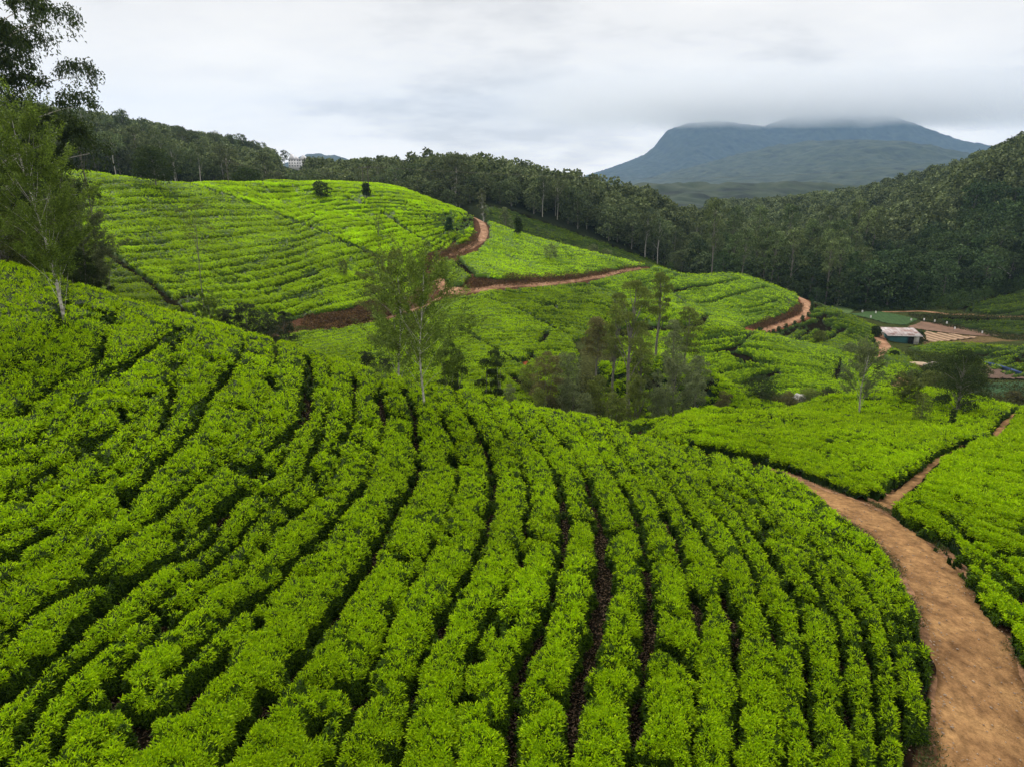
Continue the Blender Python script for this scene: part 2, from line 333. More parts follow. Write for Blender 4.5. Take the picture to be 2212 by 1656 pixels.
def gapline(pts, hw, y0=8, y1=900, rag=1.0, world=False):
    """carve a gap along a line; pts in photo units on the tea tops"""
    global D
    P = pts if world else castline(pts, y0, y1)
    for a, b in zip(P[:-1], P[1:]):
        m = hw + 2.5
        th = [math.atan2(a[0], a[1]), math.atan2(b[0], b[1])]; rr = [math.hypot(*a), math.hypot(*b)]
        r0 = max(9.0, min(rr) - m); r1 = max(rr) + m
        i0 = int((min(th) - m / r0 - CT0) / DTH); i1 = int((max(th) + m / r0 - CT0) / DTH) + 2
        j0 = int((math.log(r0) - CR0) / DLR); j1 = int((math.log(r1) - CR0) / DLR) + 2
        i0 = max(i0, 0); j0 = max(j0, 0); i1 = min(i1, NCT); j1 = min(j1, NCR)
        if i1 <= i0 or j1 <= j0: continue
        sl = (slice(i0, i1), slice(j0, j1)); x = CX[sl]; y = CY[sl]
        dx, dy = b[0] - a[0], b[1] - a[1]; L2 = dx * dx + dy * dy + 1e-9
        t = np.clip(((x - a[0]) * dx + (y - a[1]) * dy) / L2, 0, 1)
        d = np.hypot(x - a[0] - t * dx, y - a[1] - t * dy)
        hwv = hw * (1 + rag * (wobl[sl] - 0.55) * 2.6) + rag * (wob[sl] - 0.5) * 0.5
        D[sl] = np.minimum(D[sl], d - hwv)
A = lambda p: [(0.4006 * x, 552.8 + 0.4006 * y) for x, y in p]
B = lambda p: [(777.3 + 0.4006 * x, 829.2 + 0.4006 * y) for x, y in p]
C = lambda p: [(0.4006 * x, 992.4 + 0.4006 * y) for x, y in p]
Dd = lambda p: [(1326.6 + 0.4006 * x, 777.3 + 0.4006 * y) for x, y in p]
NEARL = [
(A,[(1650,520),(1680,610),(1660,780),(1620,880),(1560,930),(1430,1050),(1360,1150),(1260,1270),(1130,1400),(960,1560),(840,1640)],.32),
(C,[(840,540),(760,600),(620,700),(480,830),(340,980),(180,1120),(60,1200),(-200,1400)],.33),
(A,[(1310,460),(1280,560),(1200,660),(1130,740)],.16),(A,[(1130,740),(1040,800),(930,850),(850,920)],.06),
(A,[(960,380),(880,430),(790,500),(700,550),(620,580),(540,640)],.12),(A,[(1000,550),(930,600)],.2),(A,[(1450,640),(1470,700)],.15),
(A,[(560,940),(470,1020),(440,1070),(340,1100),(250,1160),(100,1220),(40,1250)],.28),(A,[(470,1060),(560,1120),(650,1140)],.28),(A,[(640,800),(670,870),(570,930),(470,1000)],.14),
(A,[(820,720),(770,750)],.2),(A,[(545,1200),(560,1260)],.16),(A,[(680,1310),(690,1380)],.18),(A,[(1290,800),(1310,810)],.2),(A,[(1240,930),(1230,960)],.2),(A,[(1160,1000),(1180,1010)],.15),
(C,[(240,350),(200,400),(150,440)],.25),(C,[(0,520),(60,500)],.2),(A,[(100,620),(180,630)],.2),(A,[(340,720),(430,720)],.12),(A,[(230,590),(250,600)],.15),
(A,[(2050,690),(2040,760),(2080,840),(2180,860)],.24),(A,[(1860,850),(1860,950),(1790,1010),(1780,1060)],.12),(A,[(1880,960),(1960,1020),(2020,1050)],.16),
(A,[(1980,1150),(1960,1200),(1920,1270)],.14),(A,[(1700,1140),(1690,1200)],.12),(A,[(1560,1310),(1550,1390)],.16),(A,[(1700,680),(1740,710)],.3),
(B,[(235,10),(290,150),(300,300),(310,420),(280,540),(220,620),(170,700),(100,830),(50,920),(10,1040)],.26),
(C,[(2180,190),(2100,300),(2030,430),(1960,580),(1870,690),(1780,820),(1730,870),(1640,980),(1560,1060)],.24),(C,[(1440,1230),(1390,1290)],.28),(C,[(1300,1420),(1360,1330)],.1),
(B,[(530,90),(600,170),(650,270),(680,350),(700,400),(690,450),(700,560)],.13),(B,[(700,560),(710,640),(690,740),(700,830),(640,890),(590,960),(570,1090),(510,1160),(440,1220),(430,1350),(370,1420),(320,1500),(280,1600),(240,1800)],.2),
(B,[(500,370),(500,430)],.2),(B,[(560,420),(660,470)],.1),(B,[(730,90),(800,160),(830,200)],.12),(B,[(740,200),(790,270),(820,290)],.12),
(B,[(880,230),(930,290),(980,350),(1030,440),(1060,520),(1080,620),(1110,720),(1100,800),(1090,900),(1070,960),(1040,1060),(1030,1150),(990,1290),(960,1360)],.18),(B,[(960,1360),(890,1430),(890,1500),(850,1650),(820,1900)],.2),
(B,[(900,760),(960,820),(1050,830)],.32),(B,[(890,650),(900,760)],.1),
(B,[(1010,230),(1090,300),(1170,390),(1220,480),(1250,580),(1290,700),(1300,850),(1320,980),(1300,1070),(1280,1180),(1270,1300),(1240,1400),(1190,1490),(1170,1640),(1150,1900)],.24),
(B,[(1300,760),(1400,770),(1500,770)],.2),(B,[(1310,400),(1370,470),(1430,560),(1470,660),(1500,760),(1540,850),(1550,960),(1560,1080),(1570,1200),(1560,1350),(1550,1420),(1520,1560),(1490,1650),(1470,1900)],.16),
(B,[(1560,1390),(1700,1400),(1760,1470),(1810,1520)],.26),(B,[(1480,450),(1540,500),(1620,620),(1670,730),(1730,880),(1760,1000),(1820,1130),(1840,1250),(1820,1350)],.13),(B,[(1760,960),(1750,1020)],.25),
(B,[(1560,420),(1640,500),(1700,580),(1770,680),(1830,760),(1890,870),(1940,960),(1970,1080),(2010,1200),(2060,1290)],.2),(B,[(2060,1290),(2020,1350),(2030,1480),(2040,1600),(2050,1900)],.2),
(B,[(1920,570),(2030,650),(2090,740),(2170,840)],.12),(B,[(740,1250),(750,1320)],.2),(B,[(600,1430),(620,1450)],.3),(B,[(120,150),(230,180),(270,190)],.25),(B,[(870,870),(880,980)],.12),
(Dd,[(430,690),(500,770),(590,870),(660,960),(730,1060),(770,1180),(800,1300),(870,1400),(880,1510)],.13),
(Dd,[(600,750),(680,810),(740,910),(820,990),(880,1090),(930,1200),(980,1300),(1010,1400),(1030,1500),(1040,1650),(1045,1900)],.18),
(Dd,[(760,800),(850,870),(950,960),(1050,1040),(1090,1210),(1150,1280)],.08),(Dd,[(880,870),(980,930),(1080,1010),(1160,1110),(1220,1200),(1280,1290),(1320,1370),(1370,1500),(1390,1600),(1400,1850)],.13),
(Dd,[(1190,950),(1280,960)],.22),(Dd,[(1210,1040),(1300,1080),(1400,1150)],.1),(Dd,[(1100,1290),(1160,1370),(1210,1490),(1250,1570),(1260,1850)],.2),(Dd,[(960,800),(1060,860),(1150,930)],.06),(Dd,[(1480,1280),(1540,1400),(1580,1500)],.1),
(Dd,[(180,480),(260,550),(340,600)],.1),(Dd,[(330,440),(450,520),(560,600)],.08),(Dd,[(500,600),(620,670),(740,730)],.07),(Dd,[(640,590),(780,660),(900,730)],.06),
(C,[(560,1160),(620,1220),(560,1300),(700,1330),(850,1330),(960,1290),(1020,1200),(1130,1100)],.34),(C,[(760,1340),(740,1440),(700,1500)],.38),(C,[(1130,1100),(1230,980),(1340,890),(1390,850)],.18),
(C,[(1130,680),(1200,650),(1300,600)],.2),(C,[(0,1210),(130,1180)],.26),(C,[(1680,1430),(1740,1360)],.24),(C,[(2030,1600),(2080,1530)],.26),(C,[(2140,1300),(2208,1250)],.24),(C,[(1850,1180),(1860,1200)],.2),
(C,[(640,150),(700,240)],.14),(C,[(1400,440),(1430,480)],.18),(C,[(1640,450),(1680,480)],.2),(C,[(1600,600),(1680,610)],.18),(C,[(700,960),(760,1010)],.15)]
for f, p, hw in NEARL: gapline(f(p), hw * 0.60, 8, 60)
FARL = [
([(1905,1085),(1960,1045),(2000,1005),(2040,972),(2097,946)],.5,25,90,.6),([(2138,943),(2165,912),(2200,878)],.55,40,110,.6),([(2140,942),(2211,960)],.2,30,90,1),
([(1567,913),(1647,913),(1719,917),(1767,929),(1847,941),(1907,957),(2007,989)],.14,35,100,1),([(1751,865),(1827,863),(1927,865)],.25,60,110,1),([(1871,881),(1700,885),(1560,893)],.12,50,100,1),
([(217,526),(233,543),(267,570),(320,603),(357,637),(387,657),(431,684)],.6,80,220,.5),([(217,531),(230,531),(300,523),(400,516),(552,501)],.65,90,260,.8),
([(414,399),(467,413),(553,441),(603,462),(653,482),(703,501),(753,524),(790,540),(820,555)],.6,90,262,.6),([(743,425),(778,437),(798,442)],.45,90,262,.6),([(823,457),(853,475),(878,495),(908,512),(923,522)],.45,90,262,.6),
([(986,558),(1001,574),(1019,589)],.9,110,260,.4),([(1056,641),(1091,654),(1143,676),(1183,698),(1230,720)],.4,70,260,.8),([(994,706),(1041,734),(1091,762),(1139,784)],.5,70,200,.6),([(1105,805),(1131,824),(1154,839)],.9,70,200,.5),
([(1181,714),(1154,754),(1131,779)],.3,70,200,1),([(1168,658),(1200,656)],.5,100,220,1),([(1260,607),(1293,618),(1331,627)],.5,110,260,.6),
([(1443,624),(1493,617),(1556,609),(1596,601)],.8,120,260,.4),([(1506,653),(1556,643),(1631,623),(1656,618)],.6,120,260,.5),([(1453,628),(1481,652)],.5,120,260,.5),([(1456,586),(1543,592),(1593,596)],.5,120,260,.5),([(1603,666),(1643,658),(1680,645)],.35,120,260,.8),
([(1323,708),(1381,706),(1468,707),(1506,698),(1518,688),(1528,677)],.8,110,220,.4),([(1547,753),(1584,746),(1609,734),(1622,717)],.35,100,220,.8),([(1572,822),(1609,817),(1647,809),(1680,797)],.55,90,220,.8),([(1590,762),(1617,766)],1.0,90,220,.4),
([(1539,817),(1519,837)],.5,80,160,.6),([(1407,812),(1417,832)],1.0,80,160,.6),([(1434,769),(1447,782)],.5,80,160,.6),
([(1708,730),(1746,711),(1771,691),(1783,674)],.6,140,220,.5),([(1776,734),(1803,721),(1821,706)],.6,140,220,.5),([(1816,771),(1811,794),(1803,814)],.45,100,180,.6),([(1878,778),(1928,795)],.6,100,180,.6),
([(1671,724),(1720,700),(1750,680)],.4,140,220,.8)]
for p, hw, y0, y1, rg in FARL: gapline(p, hw, y0, y1, rg)
print('lines', time.time() - T0)

# repeated rows between those lines: a row number fitted through guide lines
ROWD = np.full(CS.shape, 9.0)
def rows(ids, guides, hw, keep=0.5, seed=0, nsc=14.0, wobble=0.30, dipk=1.0):
    global D
    P = []; f = []
    for k, pts in guides:
        for q in pts: P.append((q[0] / 400, q[1] / 400)); f.append(k)
    m = np.isin(blk, ids); ii = np.nonzero(m.any(1))[0]; jj = np.nonzero(m.any(0))[0]
    sl = (slice(ii[0], ii[-1] + 1), slice(jj[0], jj[-1] + 1)); m = m[sl]
    t = TPS(P, f, 1e-3); F = np.zeros(m.shape); F[m] = t(CU[sl][m] / 400, CV[sl][m] / 400)
    F = F + wobble * (fbm(CX[sl] / 9, CY[sl] / 9, 2, 60 + seed) - 0.5)
    gt = np.gradient(F, axis=0) / cellT[sl]; gr = np.gradient(F, axis=1) / cellR[sl]
    g = np.hypot(gt, gr) + 1e-6
    k = np.round(F); d = np.abs(F - k) / g
    # each line comes and goes along its length
    on = vnoise(CX[sl] / nsc + k * 3.7, CY[sl] / nsc + k * 9.1, 70 + seed)
    w_ = hw * np.clip((on - keep) * 5, -1.5, 1) + (wob[sl] - 0.5) * hw
    D[sl] = np.where(m, np.minimum(D[sl], d - w_), D[sl]); ROWD[sl] = np.where(m, np.minimum(ROWD[sl], d / max(dipk, .01)), ROWD[sl])
ID = {b[0]: i for i, b in enumerate(BLOCKS)}
rows([ID['near']], [(0,[(645,735),(658,800),(650,860),(590,1020),(430,1180),(240,1310),(60,1450)]),(4,[(871,833),(893,880),(897,950),(889,1045),(845,1110),(797,1202),(745,1300),(670,1400),(560,1540),(480,1656)]),
 (6,[(990,865),(1037,940),(1057,990),(1061,1085),(1013,1215),(953,1320),(905,1430),(870,1600)]),(8,[(1130,920),(1190,1005),(1222,1115),(1213,1190),(1190,1290),(1134,1402),(1110,1600)]),
 (9,[(1182,921),(1246,985),(1294,1110),(1306,1222),(1290,1300),(1254,1426),(1240,1600)]),(10,[(1302,989),(1366,1093),(1402,1262),(1398,1400),(1370,1600)]),(11,[(1446,1121),(1482,1230),(1510,1340),(1500,1600)]),
 (12,[(1402,997),(1486,1101),(1534,1178),(1582,1310),(1590,1600)]),(13,[(1498,1053),(1591,1162),(1635,1250),(1680,1380),(1700,1600)]),(14,[(1567,1077),(1679,1214),(1739,1378),(1760,1600)]),(15,[(1630,1097),(1747,1194),(1810,1330),(1850,1600)]),
 (16,[(1679,1125),(1791,1222),(1855,1326),(1900,1600)]),(18,[(1700,1060),(1850,1160),(1960,1310),(2000,1480)]),
 (-2,[(525,737),(480,817),(440,880),(330,1000),(200,1120),(40,1240)]),(-3,[(420,690),(385,705),(280,774),(216,830),(60,960)]),(-5,[(224,880),(176,981),(100,1018),(16,1053)]),(2,[(760,800),(740,960),(600,1130),(453,1265),(300,1400),(150,1530)])],
 0.11, 0.50, 8, 3.5, 0.22, 0.6)
rows([ID['mainA'], ID['mainB'], ID['mainC']], [
 (0,[(100,400),(300,392),(450,398),(600,405),(750,400),(900,415)]),(3,[(150,443),(300,437),(467,436),(613,440),(778,425),(950,440)]),
 (8,[(230,531),(300,523),(400,516),(552,501),(700,475),(850,462),(1000,470)]),(12,[(150,600),(300,590),(420,583),(553,565),(693,530),(850,500),(966,478)]),
 (16,[(200,665),(350,660),(553,639),(693,600),(803,572),(870,548),(1003,492)]),(19,[(450,690),(600,684),(760,645),(860,610),(960,545)])], 0.37, 0.20, 1, 18.0, 0.16, 1.7)
rows([ID['mainA'], ID['mainB'], ID['mainC']], [
 (0,[(100,400),(300,392),(450,398),(600,405),(750,400),(900,415)]),(9,[(150,443),(300,437),(467,436),(613,440),(778,425),(950,440)]),
 (24,[(230,531),(300,523),(400,516),(552,501),(700,475),(850,462),(1000,470)]),(36,[(150,600),(300,590),(420,583),(553,565),(693,530),(850,500),(966,478)]),
 (48,[(200,665),(350,660),(553,639),(693,600),(803,572),(870,548),(1003,492)]),(57,[(450,690),(600,684),(760,645),(860,610),(960,545)])], 0.26, 0.62, 2, 7, 0.2, 0.01)
rows([ID['field2'], ID['field3']], [(0,[(1300,905),(1600,880),(1900,850),(2150,870)]),(6,[(1400,915),(1567,910),(1719,915),(1847,935),(2007,975),(2211,1000)]),
 (14,[(1500,955),(1700,985),(1850,1035),(1950,1080),(2100,1150),(2211,1200)]),(20,[(2000,1160),(2100,1260),(2211,1400)])], 0.27, 0.42, 3, 7, 0.3, 0.8)
rows([ID['spurR'], ID['terrR'], ID['terrR2'], ID['rhill']], [(0,[(1700,745),(1900,760),(2211,745)]),(5,[(1700,715),(1800,690),(1900,720),(2050,745),(2211,735)]),(14,[(2100,690),(2211,680),(1800,660)]),(19,[(2150,655),(2250,640)])], 0.55, 0.35, 4, 10)
rows([ID['spur3'], ID['spur4'], ID['spur5']], [(0,[(1300,590),(1450,572),(1600,585),(1720,640)]),(8,[(1450,630),(1560,620),(1680,650)]),(16,[(1330,700),(1500,700),(1600,705)]),(24,[(1400,740),(1600,730),(1800,760)]),(34,[(1350,800),(1600,800),(1850,820)]),(42,[(1400,870),(1600,860),(1800,850)])], 0.3, 0.55, 5, 9)
rows([ID['midL'], ID['bowl'], ID['spur2']], [(0,[(1060,480),(1200,530),(1380,575)]),(10,[(1000,560),(1150,590),(1350,590)]),(18,[(700,710),(950,650),(1200,640),(1330,650)]),(26,[(700,760),(950,700),(1150,690),(1300,710)]),(40,[(750,850),(950,800),(1100,790),(1200,780)])], 0.3, 0.58, 6, 7)
rows([ID['farT']], [(0,[(1050,455),(1200,500),(1420,575)]),(3,[(1060,475),(1200,515)]),(8,[(1150,520),(1250,545),(1350,570)])], 0.5, 0.25, 7)
# small holes where a bush is missing, and a few fallen soil gaps
h1 = vnoise(CX / 1.3 + 5, CY / 0.9, 90) * 0.72 + 0.28 * fbm(CX / 0.35, CY / 0.35, 2, 93); h2 = vnoise(CX / 7.0, CY / 7.0, 91)
D = np.minimum(D, (0.90 - 0.14 * h2 - h1) * 2.6)
D = np.where(D < 1.2, D + 0.42 * (fbm(CX / 0.42, CY / 0.42, 2, 95) - 0.5), D)
print('rows', time.time() - T0)

inside = (blk >= 0) & (D > 0)
# rounded bushes: tops swell and dip at bush size
bush = fbm(CX / 0.62, CY / 0.62, 2, 40) - 0.5
prof = np.clip(D / 0.42, 0, 1); prof = np.sqrt(1 - (1 - prof) ** 2 + 1e-9)
far_ = np.clip((CR_ - 45) / 40, 0, 1)
dip = np.exp(-(ROWD / (0.24 + 0.14 * far_)) ** 2) * (0.22 + 0.12 * far_) * (0.5 + 0.9 * vnoise(CX / 2.3, CY / 2.3, 46))
Hc = (HT + 0.1) * prof - 0.1 - dip * prof + (bush * (0.22 - 0.1 * far_) + (fbm(CX / 2.6, CY / 2.6, 2, 44) - 0.5) * 0.22) * prof
CZ = CS - HT + Hc
fin = inside[:-1, :-1] | inside[1:, :-1] | inside[:-1, 1:] | inside[1:, 1:]
fblk = blk[:-1, :-1].copy(); 
for o_ in (blk[1:, :-1], blk[:-1, 1:], blk[1:, 1:]): fblk = np.where(fblk < 0, o_, fblk)
# cell weights = the area each cell covers in the picture
ax = np.stack([CX[1:, :-1] - CX[:-1, :-1], CY[1:, :-1] - CY[:-1, :-1], CZ[1:, :-1] - CZ[:-1, :-1]], -1)
bx_ = np.stack([CX[:-1, 1:] - CX[:-1, :-1], CY[:-1, 1:] - CY[:-1, :-1], CZ[:-1, 1:] - CZ[:-1, :-1]], -1)
nr = np.cross(bx_, ax); ar = np.linalg.norm(nr, axis=-1) + 1e-9; nr = nr / ar[..., None]
nr *= np.sign(nr[..., 2:3] + 1e-9)
pc = np.stack([CX[:-1, :-1], CY[:-1, :-1], CZ[:-1, :-1]], -1); dist = np.linalg.norm(pc, axis=-1)
facing = -(nr * pc).sum(-1) / dist
wgt = ar * np.maximum(facing, 0.06) / dist ** 2
uu, vv = CU[:-1, :-1], CV[:-1, :-1]
wgt *= (uu > -420) & (uu < 3100) & (vv < 2100) & (D[:-1, :-1] > 0.0) & inside[:-1, :-1]
wgt *= np.where((uu < -30) | (uu > 2240) | (vv > 1690), 0.3, 1.0)

def leaves(P, Dr, Nn, Ln, Wd, colr, droop=0.0):
    """one four-cornered leaf per row: base, side, tip, side"""
    s = np.cross(Dr, Nn); s /= np.linalg.norm(s, axis=1, keepdims=True) + 1e-9
    n2 = np.cross(s, Dr)
    mid = P + Dr * (Ln * 0.5)[:, None] + n2 * (Ln * 0.08)[:, None]
    tip = P + Dr * Ln[:, None]; tip[:, 2] -= droop * Ln
    v = np.stack([P, mid + s * (Wd / 2)[:, None], tip, mid - s * (Wd / 2)[:, None]], 1).reshape(-1, 3)
    f = np.arange(len(P) * 4, dtype=np.int32).reshape(-1, 4)
    return v, f, np.repeat(colr, 4, 0)
def unit(a): return a / (np.linalg.norm(a, axis=-1, keepdims=True) + 1e-9)

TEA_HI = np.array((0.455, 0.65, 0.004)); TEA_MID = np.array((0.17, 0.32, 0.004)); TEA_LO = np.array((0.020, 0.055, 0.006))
COUNT = dict(near=(450000, 3), field2=(150000, 3), field3=(150000, 3), mainA=(50000, 2), mainB=(200000, 2), mainC=(180000, 2))
for k, (nm, lb, poly, y0, y1) in enumerate(BLOCKS):
    m = fin & (fblk == k)
    if not m.any(): print('EMPTY', nm); continue
    ii, jj = np.nonzero(m)
    idx = lambda a, b: a * NCR + b
    F = np.stack([idx(ii, jj), idx(ii + 1, jj), idx(ii + 1, jj + 1), idx(ii, jj + 1)], 1)
    un, inv = np.unique(F, return_inverse=True); F = inv.reshape(F.shape).astype(np.int32)[:, ::-1]
    V = np.stack([CX.ravel()[un], CY.ravel()[un], CZ.ravel()[un]], 1)
    t = np.clip(prof.ravel()[un], 0, 1)[:, None]
    tone = fbm(V[:, 0] / 6, V[:, 1] / 6, 3, 50)[:, None]
    dark = {'farT': 0.45, 'terrR': 0.4, 'terrR2': 0.35, 'bowl': 0.85, 'mainA': 0.7, 'mainB': 1.1, 'mainC': 1.35, 'spur2': 1.35, 'midL': 1.0, 'spur3': 1.2, 'spur4': 1.15, 'spur5': 1.15,  'rhill': 0.7, 'spurR': 0.75, 'patch': 0.7}.get(nm, 1.0)  # per-block tea tone; the big hill's light and shade are painted in here
    near_ = nm in ('near', 'field2', 'field3')
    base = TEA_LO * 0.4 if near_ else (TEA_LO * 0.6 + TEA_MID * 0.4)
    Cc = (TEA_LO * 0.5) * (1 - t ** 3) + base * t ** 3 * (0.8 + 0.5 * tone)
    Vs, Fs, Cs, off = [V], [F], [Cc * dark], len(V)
    sm = [np.ones(len(F), bool)]
    # leaves
    cnt, per = COUNT.get(nm, (None, 2))
    wk = np.where(m, wgt, 0).ravel(); tot = wk.sum()
    if tot > 0:
        if cnt is None: cnt = int(tot * 1474 ** 2 / 1.5)
        c = rng.choice(len(wk), cnt, p=wk / tot)
        a, b = np.unravel_index(c, m.shape); fa = rng.random(cnt); fb = rng.random(cnt)
        def bil(Z): return (Z[a, b] * (1 - fa) + Z[a + 1, b] * fa) * (1 - fb) + (Z[a, b + 1] * (1 - fa) + Z[a + 1, b + 1] * fa) * fb
        P = np.stack([bil(CX), bil(CY), bil(CZ)], 1); nn_ = nr[a, b]; rr = np.linalg.norm(P, axis=1); d_ = bil(D)
        pr = np.clip(d_ / 0.42, 0, 1)
        qs = 0.19 * 2.0 ** np.round(np.log2(np.maximum(1, rr / 26))); tone = fbm(P[:, 0] / 5, P[:, 1] / 5, 3, 50); patch = 0.35 * fbm(P[:, 0] / 0.9, P[:, 1] / 0.9, 2, 57) + 0.65 * vnoise(P[:, 0] / qs, P[:, 1] / qs, 58)
        sz = (0.092 if near_ else 0.085) * np.maximum(1, rr / 24) ** (0.80 if near_ else 0.52)
        if not near_: sz *= 1.0
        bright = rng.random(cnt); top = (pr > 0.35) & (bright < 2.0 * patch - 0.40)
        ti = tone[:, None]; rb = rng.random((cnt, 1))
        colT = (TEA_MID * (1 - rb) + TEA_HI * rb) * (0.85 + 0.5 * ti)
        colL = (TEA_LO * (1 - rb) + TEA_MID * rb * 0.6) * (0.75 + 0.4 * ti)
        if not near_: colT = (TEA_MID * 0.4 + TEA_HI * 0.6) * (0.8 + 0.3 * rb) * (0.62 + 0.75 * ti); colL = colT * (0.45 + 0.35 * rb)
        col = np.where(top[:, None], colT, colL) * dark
        for q in range(per):
            dr = rng.normal(size=(cnt, 3)); dr[:, 2] *= 0.6
            upw = np.where(top, 0.85 if near_ else 0.35, 0.25)
            dr = unit(dr) + nn_ * upw[:, None] + np.array([0, 0, 1.0]) * (upw * 0.5)[:, None]; dr = unit(dr)
            nn2 = unit(nn_ + (0.75 if near_ else 0.45) * rng.normal(size=(cnt, 3)) + np.array([0, 0, 0.5]))
            Ln = sz * rng.uniform(0.75, 1.5, cnt); Wd = Ln * (0.25 if near_ else 0.62)
            P2 = P + nn_ * (np.where(top, 0.03, -0.02) * np.maximum(1, rr / 30))[:, None] + rng.normal(size=(cnt, 3)) * (sz * 0.25)[:, None]
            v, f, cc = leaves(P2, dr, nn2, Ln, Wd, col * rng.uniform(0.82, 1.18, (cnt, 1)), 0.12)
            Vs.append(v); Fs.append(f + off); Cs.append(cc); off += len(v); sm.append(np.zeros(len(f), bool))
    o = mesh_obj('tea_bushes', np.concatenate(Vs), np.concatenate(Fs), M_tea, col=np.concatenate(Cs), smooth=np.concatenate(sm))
    tag(o, lb, 'tea field', 'tea fields on the hills', 'stuff')
print('tea', time.time() - T0)

# ------------------------------------------------------------------ ground sheet
GX = np.exp(BLR) * np.sin(BTH); GY = np.exp(BLR) * np.cos(BTH); GZ = BZ - HT
gu, gv = proj(GX, GY, GZ)
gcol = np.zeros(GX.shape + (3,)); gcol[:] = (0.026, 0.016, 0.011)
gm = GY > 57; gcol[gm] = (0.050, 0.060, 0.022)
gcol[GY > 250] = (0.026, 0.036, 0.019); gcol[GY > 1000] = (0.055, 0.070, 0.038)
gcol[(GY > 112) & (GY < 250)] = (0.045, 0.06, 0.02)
def paint(poly, y0, y1, c):
    m = inpoly(gu, gv, poly) & (GY > y0) & (GY < y1); gcol[m] = c
BANK = (0.090, 0.050, 0.031)
paint([(1020,460),(1062,462),(1068,500),(1056,530),(1000,560),(975,570),(1020,620),(1010,650),(940,650),(915,570),(918,545),(960,530),(1020,510)], 130, 240, BANK)
paint([(590,680),(660,672),(720,662),(830,645),(900,600),(960,600),(1000,660),(830,706),(740,716),(655,724),(590,735)], 95, 165, BANK)
paint([(980,600),(1030,590),(1240,590),(1340,572),(1400,568),(1410,586),(1340,600),(1260,614),(1060,634),(980,640)], 140, 230, BANK)
paint([(1590,705),(1720,630),(1735,640),(1760,650),(1745,690),(1660,725),(1600,730)], 150, 225, (0.16, 0.07, 0.04))
paint([(1130,780),(1230,800),(1225,850),(1160,850)], 70, 130, (0.26, 0.085, 0.035))
paint([(1940,730),(2211,700),(2211,735),(1990,750)], 185, 230, (0.13, 0.10, 0.05))
paint([(2100,700),(2260,700),(2260,735),(2200,735)], 185, 230, (0.19, 0.085, 0.045))
paint([(1890,760),(2010,760),(2010,850),(1900,860)], 112, 150, (0.12, 0.11, 0.05))
paint([(1700,1000),(1660,1000),(1650,1040),(1800,1110),(2030,1440),(1980,1560),(1940,2600),(3000,2600),(2300,1500),(2180,1300),(1930,1060)], 5, 60, (0.26, 0.155, 0.09))
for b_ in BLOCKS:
    m_ = inpoly(gu, gv, b_[2]) & (GY > b_[3]) & (GY < b_[4]) & (gcol.sum(-1) < 0.16); gcol[m_] = (0.011, 0.010, 0.006)  # dark soil of the gaps, deepened by hedge shade put into its colour
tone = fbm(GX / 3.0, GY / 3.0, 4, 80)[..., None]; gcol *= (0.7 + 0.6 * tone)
ii, jj = np.meshgrid(np.arange(NBT - 1), np.arange(NBR - 1), indexing='ij')
ii = ii.ravel(); jj = jj.ravel(); ix = lambda a, b: a * NBR + b
F = np.stack([ix(ii, jj), ix(ii, jj + 1), ix(ii + 1, jj + 1), ix(ii + 1, jj)], 1)
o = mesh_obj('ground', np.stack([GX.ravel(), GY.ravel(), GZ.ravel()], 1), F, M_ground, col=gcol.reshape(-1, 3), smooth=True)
tag(o, kind='structure')

